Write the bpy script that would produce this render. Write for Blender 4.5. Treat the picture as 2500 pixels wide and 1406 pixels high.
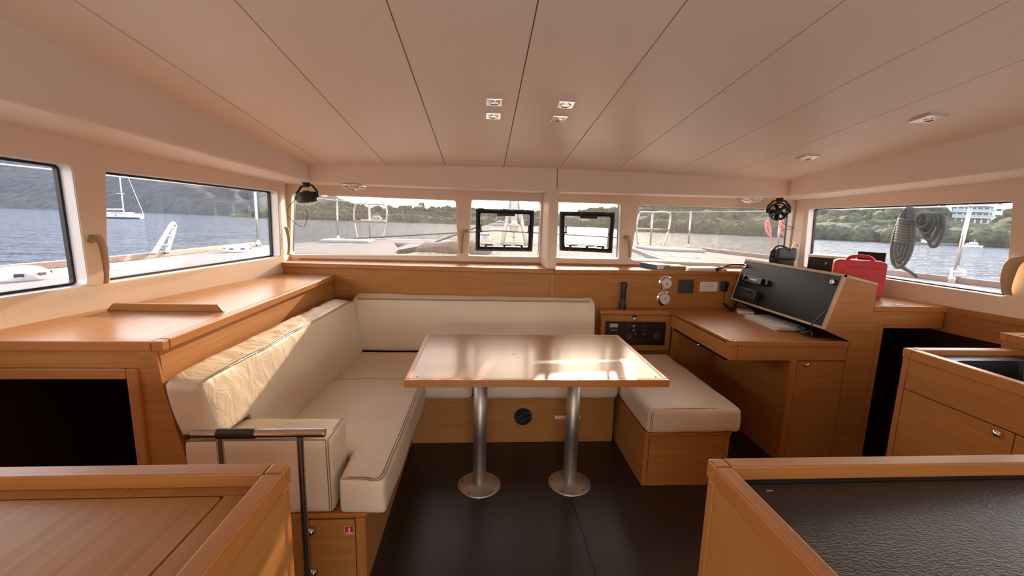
import bpy, bmesh, math, random
from mathutils import Vector, Matrix, noise
from mathutils.geometry import tessellate_polygon
random.seed(7)
R = math.radians
for o in list(bpy.data.objects): bpy.data.objects.remove(o)
SC = bpy.context.scene; COL = SC.collection

# ------------------------------------------------------------------ camera
F_PX, CAM_H = 1045.0, 1.38
_pi, _ro, _ya = R(9.23), R(1.503), R(4.045)
FW = Vector((math.sin(_ya)*math.cos(_pi), math.cos(_ya)*math.cos(_pi), -math.sin(_pi)))
_rt = Vector((math.cos(_ya), -math.sin(_ya), 0)); _up = _rt.cross(FW)
RT = math.cos(_ro)*_rt + math.sin(_ro)*_up
UP = -math.sin(_ro)*_rt + math.cos(_ro)*_up
CAM = Vector((0, 0, CAM_H))
cd = bpy.data.cameras.new('camera'); cam = bpy.data.objects.new('camera', cd); COL.objects.link(cam)
cd.sensor_width = 36; cd.sensor_fit = 'HORIZONTAL'; cd.lens = 36*F_PX/2500; cd.clip_start = .02; cd.clip_end = 3000
m = Matrix((RT, UP, -FW)).transposed().to_4x4(); m.translation = CAM
cam.matrix_world = m; SC.camera = cam

# ------------------------------------------------------------------ light, sky, exposure
SUN_EL, SUN_AZ = 14.6, 14.0            # low sun, 14 degrees to the right of straight ahead
SUN_V = Vector((math.sin(R(SUN_AZ))*math.cos(R(SUN_EL)), math.cos(R(SUN_AZ))*math.cos(R(SUN_EL)), math.sin(R(SUN_EL))))
sl = bpy.data.lights.new('sun', 'SUN'); sl.energy = 9.5; sl.angle = R(.6); sl.color = (1, .77, .53)
so = bpy.data.objects.new('sun', sl); COL.objects.link(so); so.location = (30, 60, 40)
so.rotation_euler = SUN_V.to_track_quat('Z', 'Y').to_euler()
W = bpy.data.worlds.new('sky'); SC.world = W; W.use_nodes = True
wn = W.node_tree; bg = wn.nodes['Background']
sky = wn.nodes.new('ShaderNodeTexSky'); sky.sky_type = 'NISHITA'; sky.sun_disc = False
sky.sun_elevation = R(SUN_EL); sky.sun_rotation = R(SUN_AZ); sky.air_density = 1.0; sky.dust_density = 3.0; sky.ozone_density = 1.0
hz = wn.nodes.new('ShaderNodeMix'); hz.data_type = 'RGBA'; gz = wn.nodes.new('ShaderNodeNewGeometry'); sz = wn.nodes.new('ShaderNodeSeparateXYZ'); mz = wn.nodes.new('ShaderNodeMapRange')
wn.links.new(gz.outputs['Incoming'], sz.inputs[0]); wn.links.new(sz.outputs[2], mz.inputs[0]); mz.inputs[1].default_value = 0; mz.inputs[2].default_value = -1; mz.inputs[3].default_value = .72; mz.inputs[4].default_value = .35
wn.links.new(mz.outputs[0], hz.inputs[0])     # thin high haze whitens the whole sky
hz.inputs[7].default_value = (2.7, 2.3, 1.95, 1); wn.links.new(sky.outputs[0], hz.inputs[6])
wn.links.new(hz.outputs[2], bg.inputs[0]); bg.inputs[1].default_value = 1.0
vs = SC.view_settings; vs.view_transform = 'Standard'; vs.look = 'None'; vs.gamma = 1.0; vs.use_curve_mapping = False
vs.exposure = 1.36

# ------------------------------------------------------------------ measuring helper: a photograph pixel seen on a plane of the room
def ray(px, py): return FW + RT*((px-1250)/F_PX) + UP*((703-py)/F_PX)
def at(px, py, ax, val):
    d = ray(px, py); i = 'xyz'.index(ax); return CAM + d*((val-CAM[i])/d[i])
def onplane(px, py, p0, n):
    d = ray(px, py); return CAM + d*((Vector(p0)-CAM).dot(n)/d.dot(n))

# ------------------------------------------------------------------ materials
MATS = {}
def newmat(name):
    m = bpy.data.materials.new(name); m.use_nodes = True; MATS[name] = m
    return m, m.node_tree, m.node_tree.nodes['Principled BSDF']
def plain(name, col, rough=.5, metal=0., bump=0., bscale=200., spec=.5, var=0., vscale=3., coat=0.):
    m, t, b = newmat(name)
    b.inputs['Base Color'].default_value = (*col, 1); b.inputs['Roughness'].default_value = rough
    b.inputs['Metallic'].default_value = metal; b.inputs['Specular IOR Level'].default_value = spec
    b.inputs['Coat Weight'].default_value = coat
    tc = t.nodes.new('ShaderNodeTexCoord')
    if bump:
        n = t.nodes.new('ShaderNodeTexNoise'); n.inputs['Scale'].default_value = bscale; n.inputs['Detail'].default_value = 3
        t.links.new(tc.outputs['Object'], n.inputs['Vector'])
        bp = t.nodes.new('ShaderNodeBump'); bp.inputs['Strength'].default_value = bump; bp.inputs['Distance'].default_value = .002
        t.links.new(n.outputs[0], bp.inputs['Height']); t.links.new(bp.outputs[0], b.inputs['Normal'])
    if var:
        n = t.nodes.new('ShaderNodeTexNoise'); n.inputs['Scale'].default_value = vscale; n.inputs['Detail'].default_value = 5
        t.links.new(tc.outputs['Object'], n.inputs['Vector'])
        r = t.nodes.new('ShaderNodeValToRGB'); r.color_ramp.elements[0].position = .3; r.color_ramp.elements[1].position = .7
        r.color_ramp.elements[0].color = (*[c*(1-var) for c in col], 1); r.color_ramp.elements[1].color = (*[min(1, c*(1+var)) for c in col], 1)
        t.links.new(n.outputs[0], r.inputs[0]); t.links.new(r.outputs[0], b.inputs['Base Color'])
    return m
def wood(name, axis, c0, c1, rough=.35, coat=0., scale=1., spec=.5):
    m, t, b = newmat(name); L = t.links.new
    tc = t.nodes.new('ShaderNodeTexCoord'); oi = t.nodes.new('ShaderNodeObjectInfo')
    add = t.nodes.new('ShaderNodeVectorMath'); add.operation = 'ADD'
    mul = t.nodes.new('ShaderNodeMath'); mul.operation = 'MULTIPLY'; mul.inputs[1].default_value = 17.3
    L(oi.outputs['Random'], mul.inputs[0]); L(tc.outputs['Object'], add.inputs[0]); L(mul.outputs[0], add.inputs[1])
    def grain(lo, hi, det):
        mp = t.nodes.new('ShaderNodeMapping'); s = [hi*scale]*3; s['xyz'.index(axis)] = lo*scale
        mp.inputs['Scale'].default_value = s; L(add.outputs[0], mp.inputs['Vector'])
        n = t.nodes.new('ShaderNodeTexNoise'); n.inputs['Scale'].default_value = 1; n.inputs['Detail'].default_value = det
        n.inputs['Roughness'].default_value = .6; L(mp.outputs[0], n.inputs['Vector']); return n
    g1 = grain(1.6, 55, 4); g2 = grain(6, 330, 2)
    mx = t.nodes.new('ShaderNodeMix'); mx.data_type = 'FLOAT'; mx.inputs[0].default_value = .45
    L(g1.outputs[0], mx.inputs[2]); L(g2.outputs[0], mx.inputs[3])
    r = t.nodes.new('ShaderNodeValToRGB'); r.color_ramp.elements[0].position = .27; r.color_ramp.elements[1].position = .73
    r.color_ramp.elements[0].color = (*c0, 1); r.color_ramp.elements[1].color = (*c1, 1)
    L(mx.outputs[0], r.inputs[0]); L(r.outputs[0], b.inputs['Base Color'])
    b.inputs['Roughness'].default_value = rough; b.inputs['Coat Weight'].default_value = coat; b.inputs['Coat Roughness'].default_value = .12
    b.inputs['Specular IOR Level'].default_value = spec
    bp = t.nodes.new('ShaderNodeBump'); bp.inputs['Strength'].default_value = .08; bp.inputs['Distance'].default_value = .001
    L(mx.outputs[0], bp.inputs['Height']); L(bp.outputs[0], b.inputs['Normal'])
    return m
VA, VB = (.32, .126, .032), (.505, .232, .066)      # oak veneer
SA, SB = (.37, .130, .030), (.48, .195, .052)       # solid edge lipping
for ax in 'xyz':
    wood('veneer_'+ax, ax, VA, VB, .42, spec=.32)
    wood('lip_'+ax, ax, SA, SB, .38)
    wood('gloss_'+ax, ax, (.37, .165, .056), (.55, .275, .105),   .31, 0, spec=.24)
wood('table_wood', 'x', (.27, .12, .053), (.39, .19, .088), .27, .10, spec=.22)
wood('shadow_wood', 'x', (.024, .009, .004), (.036, .014, .006), .7, spec=.1)  # near-black albedo paints in the shade of the deep openings
wood('floor_wood', 'y', (.016, .010, .008), (.034, .022, .017), .33, 0, .8)
plain('ceiling_vinyl', (.86, .725, .60), .42, bump=.15, bscale=160, var=.02, vscale=1.2)
plain('wall_liner', (.80, .655, .52), .6, bump=.2, bscale=220)
plain('coving_vinyl', (.84, .70, .575), .5, bump=.15, bscale=200)
plain('gelcoat', (.86, .82, .80), .25)
plain('leather', (.74, .615, .46), .42, bump=.25, bscale=260, var=.04, vscale=4)
def wrinkle():                             # soft creases in the upholstery
    m = MATS['leather']; t = m.node_tree; b = t.nodes['Principled BSDF']; L = t.links.new
    tc = t.nodes.new('ShaderNodeTexCoord'); mp = t.nodes.new('ShaderNodeMapping'); mp.inputs['Scale'].default_value = (9, 17, 11); mp.inputs['Rotation'].default_value = (0, 0, R(25))
    n = t.nodes.new('ShaderNodeTexNoise'); n.inputs['Scale'].default_value = 1; n.inputs['Detail'].default_value = 3; n.inputs['Distortion'].default_value = 1.2
    L(tc.outputs['Object'], mp.inputs[0]); L(mp.outputs[0], n.inputs['Vector'])
    bp = t.nodes.new('ShaderNodeBump'); bp.inputs['Strength'].default_value = .55; bp.inputs['Distance'].default_value = .007
    old = b.inputs['Normal'].links[0].from_node; L(n.outputs[0], bp.inputs['Height']); L(bp.outputs[0], old.inputs['Normal'])
wrinkle()
plain('thread', (.22, .15, .09), .7)
plain('black_plastic', (.012, .012, .013), .38)
plain('black_soft', (.009, .0085, .0085), .6, bump=.3, bscale=300, spec=.3)
plain('black_laminate', (.014, .014, .016), .42, var=.2, vscale=6, spec=.25)
plain('groove', (.02, .008, .004), .8)
plain('rubber', (.006, .007, .01), .5)
plain('chrome', (.82, .80, .78), .12, 1.)
plain('steel', (.50, .485, .47), .22, 1.)
plain('aluminium', (.56, .52, .47), .48, 1., bump=.1, bscale=300)
plain('leather_wrap', (.014, .012, .011), .45, bump=.6, bscale=350)
plain('white_plastic', (.78, .74, .70), .35)
plain('grey_plastic', (.06, .055, .052), .45)
plain('display', (.55, .56, .55), .25)
plain('dark_display', (.03, .035, .032), .2)
plain('dial', (.72, .70, .66), .4)
plain('red_plastic', (.55, .022, .035), .36, bump=.15, bscale=250)
plain('paper', (.80, .77, .74), .6)
plain('blue_cover', (.10, .22, .33), .45)
plain('brown_cover', (.27, .17, .09), .6)
plain('beige_tape', (.52, .40, .27), .6)
plain('red_print', (.55, .02, .02), .5)
plain('navy_plastic', (.010, .012, .030), .35)
plain('strap_cloth', (.50, .36, .22), .8, bump=.4, bscale=150)
plain('deck_paint', (.205, .197, .205), .85, spec=.1, bump=.4, bscale=90, var=.06, vscale=1.5)
plain('deck_white', (.42, .405, .39), .6, spec=.2)
plain('teak_rail', (.22, .15, .12), .6, var=.25, vscale=6)
plain('rope_grey', (.011, .011, .0105), .85, bump=.8, bscale=130)
plain('rope_white', (.62, .60, .57), .85, bump=.6, bscale=130)
plain('rope_pink', (.75, .22, .22), .85)
plain('sailbag', (.18, .12, .09), .9, bump=.6, bscale=12, var=.45, vscale=5)
plain('hull_white', (.55, .55, .55), .5)
plain('hull_blue', (.04, .06, .12), .4)
plain('house_wall', (.62, .60, .60), .8)
plain('house_roof', (.33, .17, .11), .8)
plain('balcony_glass', (.16, .26, .30), .15)
plain('window_dark', (.05, .055, .07), .3)
plain('rock', (.10, .095, .09), .9, var=.3, vscale=.4)
def woods(name, a, b2, sc):
    m, t, b = newmat(name); tc = t.nodes.new('ShaderNodeTexCoord'); n = t.nodes.new('ShaderNodeTexNoise')
    n.inputs['Scale'].default_value = sc; n.inputs['Detail'].default_value = 8; n.inputs['Roughness'].default_value = .7
    t.links.new(tc.outputs['Object'], n.inputs['Vector']); r = t.nodes.new('ShaderNodeValToRGB')
    r.color_ramp.elements[0].position = .35; r.color_ramp.elements[1].position = .68
    r.color_ramp.elements[0].color = (*a, 1); r.color_ramp.elements[1].color = (*b2, 1)
    t.links.new(n.outputs[0], r.inputs[0]); t.links.new(r.outputs[0], b.inputs['Base Color']); b.inputs['Roughness'].default_value = .95
    b.inputs['Specular IOR Level'].default_value = .1
    bp = t.nodes.new('ShaderNodeBump'); bp.inputs['Strength'].default_value = 1; bp.inputs['Distance'].default_value = .6/sc*2
    t.links.new(n.outputs[0], bp.inputs['Height']); t.links.new(bp.outputs[0], b.inputs['Normal'])
woods('far_hill', (.07, .08, .105), (.15, .16, .155), .16)  # blue-grey distance haze is mixed into the hill's base colour
woods('shore_leaves', (.045, .055, .045), (.15, .16, .10), .9)
woods('cypress_leaves', (.03, .045, .035), (.07, .09, .06), 1.5)
def water():
    m, t, b = newmat('sea_water'); L = t.links.new
    t.nodes.remove(b)
    tc = t.nodes.new('ShaderNodeTexCoord'); hs = []
    for sx, sy, w in ((.9, 2.4, 2.2), (3.2, 6.0, .35), (.25, .9, 6.)):
        mp = t.nodes.new('ShaderNodeMapping'); mp.inputs['Scale'].default_value = (sx, sy, 1); mp.inputs['Rotation'].default_value = (0, 0, R(12))
        L(tc.outputs['Object'], mp.inputs['Vector']); n = t.nodes.new('ShaderNodeTexNoise'); n.inputs['Scale'].default_value = 1
        n.inputs['Detail'].default_value = 4; L(mp.outputs[0], n.inputs['Vector'])
        ml = t.nodes.new('ShaderNodeMath'); ml.operation = 'MULTIPLY'; ml.inputs[1].default_value = w; L(n.outputs[0], ml.inputs[0]); hs.append(ml)
    a = t.nodes.new('ShaderNodeMath'); L(hs[0].outputs[0], a.inputs[0]); L(hs[1].outputs[0], a.inputs[1])
    a2 = t.nodes.new('ShaderNodeMath'); L(a.outputs[0], a2.inputs[0]); L(hs[2].outputs[0], a2.inputs[1])
    bp = t.nodes.new('ShaderNodeBump'); bp.inputs['Strength'].default_value = 1; bp.inputs['Distance'].default_value = .13
    L(a2.outputs[0], bp.inputs['Height'])
    df = t.nodes.new('ShaderNodeBsdfDiffuse'); df.inputs[0].default_value = (.013, .021, .036, 1)      # scattered light from below the surface
    gs = t.nodes.new('ShaderNodeBsdfGlossy'); gs.inputs['Roughness'].default_value = .09; gs.inputs[0].default_value = (.86, .92, 1, 1)
    fr = t.nodes.new('ShaderNodeFresnel'); fr.inputs[0].default_value = 1.33; mr = t.nodes.new('ShaderNodeMapRange'); mr.inputs[3].default_value = .0; mr.inputs[4].default_value = .66
    L(bp.outputs[0], fr.inputs[1]); L(fr.outputs[0], mr.inputs[0]); L(bp.outputs[0], gs.inputs['Normal'])
    ms = t.nodes.new('ShaderNodeMixShader'); L(mr.outputs[0], ms.inputs[0]); L(df.outputs[0], ms.inputs[1]); L(gs.outputs[0], ms.inputs[2]); L(ms.outputs[0], t.nodes['Material Output'].inputs[0])
water()
def glass(name, tint, haze, gloss):
    m, t, b = newmat(name); L = t.links.new; t.nodes.remove(b); out = t.nodes['Material Output']
    tr = t.nodes.new('ShaderNodeBsdfTransparent'); tr.inputs[0].default_value = (*tint, 1)
    gl = t.nodes.new('ShaderNodeBsdfGlossy'); gl.inputs['Roughness'].default_value = .02
    tl = t.nodes.new('ShaderNodeBsdfTranslucent'); tl.inputs[0].default_value = (.9, .88, .84, 1)
    tc = t.nodes.new('ShaderNodeTexCoord'); n = t.nodes.new('ShaderNodeTexNoise'); n.inputs['Scale'].default_value = 55; n.inputs['Detail'].default_value = 8
    n.inputs['Roughness'].default_value = .75; L(tc.outputs['Object'], n.inputs['Vector'])
    mr = t.nodes.new('ShaderNodeMapRange'); mr.inputs[1].default_value = .3; mr.inputs[2].default_value = .75
    mr.inputs[3].default_value = haze*.25; mr.inputs[4].default_value = haze*1.9; L(n.outputs[0], mr.inputs[0])
    m1 = t.nodes.new('ShaderNodeMixShader'); L(mr.outputs[0], m1.inputs[0]); L(tr.outputs[0], m1.inputs[1]); L(tl.outputs[0], m1.inputs[2])
    lw = t.nodes.new('ShaderNodeFresnel'); lw.inputs[0].default_value = 1.35
    mg = t.nodes.new('ShaderNodeMath'); mg.operation = 'MULTIPLY'; mg.inputs[1].default_value = gloss; L(lw.outputs[0], mg.inputs[0])
    m2 = t.nodes.new('ShaderNodeMixShader'); L(mg.outputs[0], m2.inputs[0]); L(m1.outputs[0], m2.inputs[1]); L(gl.outputs[0], m2.inputs[2])
    L(m2.outputs[0], out.inputs[0])
glass('window_glass', (.86, .865, .885), .006, .3)
glass('front_glass', (.56, .56, .575), .012, .5)
def worktop():
    m, t, b = newmat('black_worktop'); L = t.links.new
    b.inputs['Base Color'].default_value = (.018, .014, .013, 1); b.inputs['Roughness'].default_value = .36
    tc = t.nodes.new('ShaderNodeTexCoord'); mp = t.nodes.new('ShaderNodeMapping'); mp.inputs['Scale'].default_value = (150, 290, 150); mp.inputs['Rotation'].default_value = (0, 0, R(-18))
    n = t.nodes.new('ShaderNodeTexNoise'); n.inputs['Scale'].default_value = 1; n.inputs['Detail'].default_value = 4
    L(tc.outputs['Object'], mp.inputs[0]); L(mp.outputs[0], n.inputs['Vector'])
    bp = t.nodes.new('ShaderNodeBump'); bp.inputs['Strength'].default_value = .7; bp.inputs['Distance'].default_value = .002
    L(n.outputs[0], bp.inputs['Height']); L(bp.outputs[0], b.inputs['Normal'])
worktop()

# ------------------------------------------------------------------ mesh helpers
WL = {}
class MB:
    def __init__(s): s.v = []; s.f = []
    def add(s, v, f):
        n = len(s.v); s.v += [Vector(p) for p in v]; s.f += [tuple(i+n for i in q) for q in f]; return s
    def box(s, x0, x1, y0, y1, z0, z1):
        v = [(x, y, z) for z in (z0, z1) for y in (y0, y1) for x in (x0, x1)]
        return s.add(v, [(0, 2, 3, 1), (4, 5, 7, 6), (0, 1, 5, 4), (2, 6, 7, 3), (0, 4, 6, 2), (1, 3, 7, 5)])
    def obox(s, c, ex, ey, ez):          # oriented box: centre and three half-vectors
        c, ex, ey, ez = map(Vector, (c, ex, ey, ez))
        v = [c+ex*a+ey*b+ez*d for d in (-1, 1) for b in (-1, 1) for a in (-1, 1)]
        return s.add(v, [(0, 2, 3, 1), (4, 5, 7, 6), (0, 1, 5, 4), (2, 6, 7, 3), (0, 4, 6, 2), (1, 3, 7, 5)])
    def prism(s, pts, vec):              # polygon pushed along a vector
        n = len(pts); vec = Vector(vec); a = [Vector(p) for p in pts]; b = [p+vec for p in a]
        return s.add(a+b, [tuple(range(n))[::-1], tuple(range(n, 2*n))] + [(i, (i+1) % n, n+(i+1) % n, n+i) for i in range(n)])
    def loft(s, A, B):
        n = len(A)
        return s.add(list(A)+list(B), [tuple(range(n))[::-1], tuple(range(n, 2*n))] + [(i, (i+1) % n, n+(i+1) % n, n+i) for i in range(n)])
    def tube(s, path, r, n=8, closed=False):
        P = [Vector(p) for p in path]; k = len(P); rings = []
        rr = r if isinstance(r, (list, tuple)) else [r]*k
        ref = Vector((.31, .17, .93)); v = []
        for i in range(k):
            if closed: d = P[(i+1) % k]-P[i-1]
            else: d = P[min(i+1, k-1)]-P[max(i-1, 0)]
            d.normalize(); a = d.cross(ref)
            if a.length < .1: a = d.cross(Vector((1, 0, 0)))
            a.normalize(); b = d.cross(a)
            ref = b.cross(d) if False else ref
            for j in range(n):
                t = 2*math.pi*j/n; v.append(P[i]+(a*math.cos(t)+b*math.sin(t))*rr[i])
        f = []
        for i in range(k if closed else k-1):
            i2 = (i+1) % k
            for j in range(n): f.append((i*n+j, i*n+(j+1) % n, i2*n+(j+1) % n, i2*n+j))
        if not closed: f += [tuple(range(n))[::-1], tuple((k-1)*n+j for j in range(n))]
        return s.add(v, f)
    def lathe(s, c, axis, prof, n=24):   # prof: (radius, height) pairs
        c = Vector(c); w = Vector(axis).normalized(); a = w.cross(Vector((.3, .2, .9)))
        if a.length < .2: a = w.cross(Vector((1, 0, 0)))
        a.normalize(); b = w.cross(a); v = []; f = []; k = len(prof)
        for r, h in prof:
            for j in range(n):
                t = 2*math.pi*j/n; v.append(c+w*h+(a*math.cos(t)+b*math.sin(t))*max(r, 1e-5))
        for i in range(k-1):
            for j in range(n): f.append((i*n+j, i*n+(j+1) % n, (i+1)*n+(j+1) % n, (i+1)*n+j))
        f += [tuple(range(n))[::-1], tuple((k-1)*n+j for j in range(n))]
        return s.add(v, f)
    def ball(s, c, rx, ry, rz, nu=12, nv=8):
        c = Vector(c); v = []; f = []
        for i in range(nv+1):
            p = math.pi*i/nv
            for j in range(nu):
                t = 2*math.pi*j/nu; v.append(c+Vector((rx*math.sin(p)*math.cos(t), ry*math.sin(p)*math.sin(t), rz*math.cos(p))))
        for i in range(nv):
            for j in range(nu): f.append((i*nu+j, (i+1)*nu+j, (i+1)*nu+(j+1) % nu, i*nu+(j+1) % nu))
        return s.add(v, f)
    def build(s, name, mat, parent=None, bevel=0., seg=2, smooth=False, kind=None, label=None, cat=None, group=None):
        lo = Vector((min(p[i] for p in s.v) for i in range(3))); hi = Vector((max(p[i] for p in s.v) for i in range(3))); c = (lo+hi)/2
        me = bpy.data.meshes.new(name); me.from_pydata([p-c for p in s.v], [], s.f)
        bm = bmesh.new(); bm.from_mesh(me); bmesh.ops.remove_doubles(bm, verts=bm.verts, dist=1e-6)
        bmesh.ops.recalc_face_normals(bm, faces=bm.faces); bm.to_mesh(me); bm.free()
        me.materials.append(MATS[mat])
        if smooth:
            for p in me.polygons: p.use_smooth = True
        o = bpy.data.objects.new(name, me); COL.objects.link(o)
        if parent is not None: o.parent = parent; o.location = c-WL[parent.name]
        else: o.location = c
        WL[o.name] = c
        if bevel:
            b = o.modifiers.new('bevel', 'BEVEL'); b.width = bevel; b.segments = seg; b.limit_method = 'ANGLE'; b.angle_limit = R(35)
            b.harden_normals = False
            if smooth: pass
        return tag(o, label, cat, group, kind)
def tag(o, label=None, cat=None, group=None, kind=None):
    if label: o['label'] = label
    if cat: o['category'] = cat
    if group: o['group'] = group
    if kind: o['kind'] = kind
    return o
def thing(name, label, cat, loc, group=None):
    o = bpy.data.objects.new(name, None); COL.objects.link(o); o.location = loc; o.empty_display_size = .05
    WL[o.name] = Vector(loc); return tag(o, label, cat, group)
def struct_empty(name, loc):
    o = bpy.data.objects.new(name, None); COL.objects.link(o); o.location = loc; o.empty_display_size = .05
    WL[o.name] = Vector(loc); o['kind'] = 'structure'; return o
def B(*a): return MB().box(*a)
def rpoly(pts, r, n=4):                  # round the corners of a convex 2-D polygon
    out = []; k = len(pts); P = [Vector(p) for p in pts]
    for i in range(k):
        p = P[i]; a = (P[i-1]-p).normalized(); b = (P[(i+1) % k]-p).normalized()
        ang = a.angle(b); d = r/math.tan(ang/2)
        q0 = p+a*d; q1 = p+b*d
        for j in range(n+1):
            t = j/n; out.append((q0*(1-t)+p*t)*(1-t)+(p*(1-t)+q1*t)*t)
    return [Vector((q.x, q.y)) for q in out]
def inset(pts, d):
    k = len(pts); out = []; P = [Vector(p) for p in pts]
    area = sum(P[i].x*P[(i+1) % k].y-P[(i+1) % k].x*P[i].y for i in range(k)); sg = 1 if area > 0 else -1
    for i in range(k):
        e0 = (P[i]-P[i-1]).normalized(); e1 = (P[(i+1) % k]-P[i]).normalized()
        n0 = Vector((-e0.y, e0.x))*sg; n1 = Vector((-e1.y, e1.x))*sg; nn = (n0+n1)
        out.append(P[i]+nn*(d/max(.2, nn.dot(n0)) if True else d))
    return out
def holed(outer, holes, O, U, V, N, t0, t1):     # plate with holes between depths t0 and t1
    O, U, V, N = map(Vector, (O, U, V, N)); loops = [outer]+holes
    tri = tessellate_polygon([[Vector((p[0], p[1], 0)) for p in lp] for lp in loops])
    flat = [p for lp in loops for p in lp]; n = len(flat); mb = MB()
    v = [O+U*p[0]+V*p[1]+N*t0 for p in flat]+[O+U*p[0]+V*p[1]+N*t1 for p in flat]
    f = [tuple(t) for t in tri]+[tuple(i+n for i in t[::-1]) for t in tri]; k = 0
    for lp in loops:
        m = len(lp); f += [(k+i, k+(i+1) % m, n+k+(i+1) % m, n+k+i) for i in range(m)]; k += m
    return mb.add(v, f)
def softbox(x0, x1, y0, y1, z0, z1, r=.03, crown=.012, wr=.0, nx=14, ny=14, nz=5, fn=None, seed=0):
    hx, hy, hz = (x1-x0)/2, (y1-y0)/2, (z1-z0)/2; C = Vector(((x0+x1)/2, (y0+y1)/2, (z0+z1)/2)); mb = MB()
    def samp(h, n):
        base = [-h, -h+r*.35, -h+r]; inner = [-h+r+(2*h-2*r)*i/n for i in range(1, n)]; return base+inner+[h-r, h-r*.35, h]
    X, Y, Z = samp(hx, nx), samp(hy, ny), samp(hz, nz)
    def put(p):
        q = Vector((max(-hx+r, min(hx-r, p.x)), max(-hy+r, min(hy-r, p.y)), max(-hz+r, min(hz-r, p.z)))); d = p-q
        if d.length > 1e-9: p = q+d.normalized()*r
        u, v, w = p.x/hx, p.y/hy, p.z/hz
        p = p+Vector((0, 0, crown*(1-u*u)*(1-v*v)*max(0, w)))+Vector((0, crown*.35*v*(1-u*u)*(1-w*w), 0))+Vector((crown*.35*u*(1-v*v)*(1-w*w), 0, 0))
        if wr:
            s = noise.noise(Vector((p.x*9+seed, p.y*9, p.z*14)))+.5*noise.noise(Vector((p.x*26+seed, p.y*19, p.z*30)))
            p = p*(1+0)+Vector((u, v, w))*wr*s
        p = p+C
        return Vector(fn(p)) if fn else p
    def face(A, Bb, mk):
        v = [put(mk(a, b)) for a in A for b in Bb]; n = len(Bb)
        mb.add(v, [(i*n+j, i*n+j+1, (i+1)*n+j+1, (i+1)*n+j) for i in range(len(A)-1) for j in range(n-1)])
    for s_ in (-1, 1):
        face(X, Y, lambda a, b: Vector((a, b, s_*hz))); face(X, Z, lambda a, b: Vector((a, s_*hy, b))); face(Y, Z, lambda a, b: Vector((s_*hx, a, b)))
    return mb
def curve(pts, n=6):                     # Catmull-Rom through points
    P = [Vector(p) for p in pts]; out = []
    for i in range(len(P)-1):
        p0, p1, p2, p3 = P[max(i-1, 0)], P[i], P[i+1], P[min(i+2, len(P)-1)]
        for j in range(n):
            t = j/n; out.append(.5*((2*p1)+(p2-p0)*t+(2*p0-5*p1+4*p2-p3)*t*t+(3*p1-p0-3*p2+p3)*t**3))
    return out+[P[-1]]
def text(name, s, size, loc, rot, mat, parent, depth=.0006):
    c = bpy.data.curves.new(name, 'FONT'); c.body = s; c.size = size; c.extrude = depth; c.align_x = 'CENTER'; c.align_y = 'CENTER'
    t = bpy.data.objects.new(name, c); COL.objects.link(t); dg = bpy.context.evaluated_depsgraph_get(); dg.update()
    me = bpy.data.meshes.new_from_object(t.evaluated_get(dg)); COL.objects.unlink(t); bpy.data.objects.remove(t)
    me.materials.clear(); me.materials.append(MATS[mat]); o = bpy.data.objects.new(name, me); COL.objects.link(o)
    o.rotation_euler = rot
    if parent: o.parent = parent; o.location = Vector(loc)-WL[parent.name]
    else: o.location = loc
    WL[o.name] = Vector(loc); return o


# ================================================================== THE SETTING
# ---- floor
fl = B(-2.6, 3.6, -1.6, 3.5, -.06, -.004).build('floor', 'groove', kind='structure')
for x0, x1 in ((-2.6, -.85), (-.848, .463), (.4655, 1.62), (1.6225, 3.6)):
    B(x0, x1, -1.6, 3.5, -.03, 0).build('floor_panel', 'floor_wood', fl)
# ---- ceiling: long vinyl panels with fine seams, falling towards the bow
def zc(x, y): return 1.729-.0085*(x-.517)**2+.1193*(3.1-y)
YB = -1.55
seams = [-2.15, -1.088, -.667, -.265, .137, .525, .925, 1.33, 1.72, 3.05]
mb = MB()
def slab(mb, x0, x1, y0, y1, dz0, dz1, nx=6, ny=2):
    v = []; f = []
    for k in (dz0, dz1):
        for i in range(nx+1):
            for j in range(ny+1):
                x = x0+(x1-x0)*i/nx; y = y0+(y1-y0)*j/ny; v.append((x, y, zc(x, y)+k))
    n = (nx+1)*(ny+1)
    for i in range(nx):
        for j in range(ny):
            a = i*(ny+1)+j; b = a+ny+1; f += [(a, b, b+1, a+1), (n+a, n+a+1, n+b+1, n+b)]
    for i in range(nx):
        for j in (0, ny):
            a = i*(ny+1)+j; b = a+ny+1; f.append((a, b, n+b, n+a))
    for j in range(ny):
        for i in (0, nx):
            a = i*(ny+1)+j; f.append((a, a+1, n+a+1, n+a))
    mb.add(v, f); return mb
ce = slab(MB(), -2.15, 3.05, YB, 3.5, .010, .05, 20).build('ceiling', 'strap_cloth', kind='structure')
for a, b in zip(seams, seams[1:]): slab(MB(), a+.0022, b-.0022, YB, 3.2, 0, .012).build('ceiling_panel', 'ceiling_vinyl', ce, smooth=False)
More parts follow.
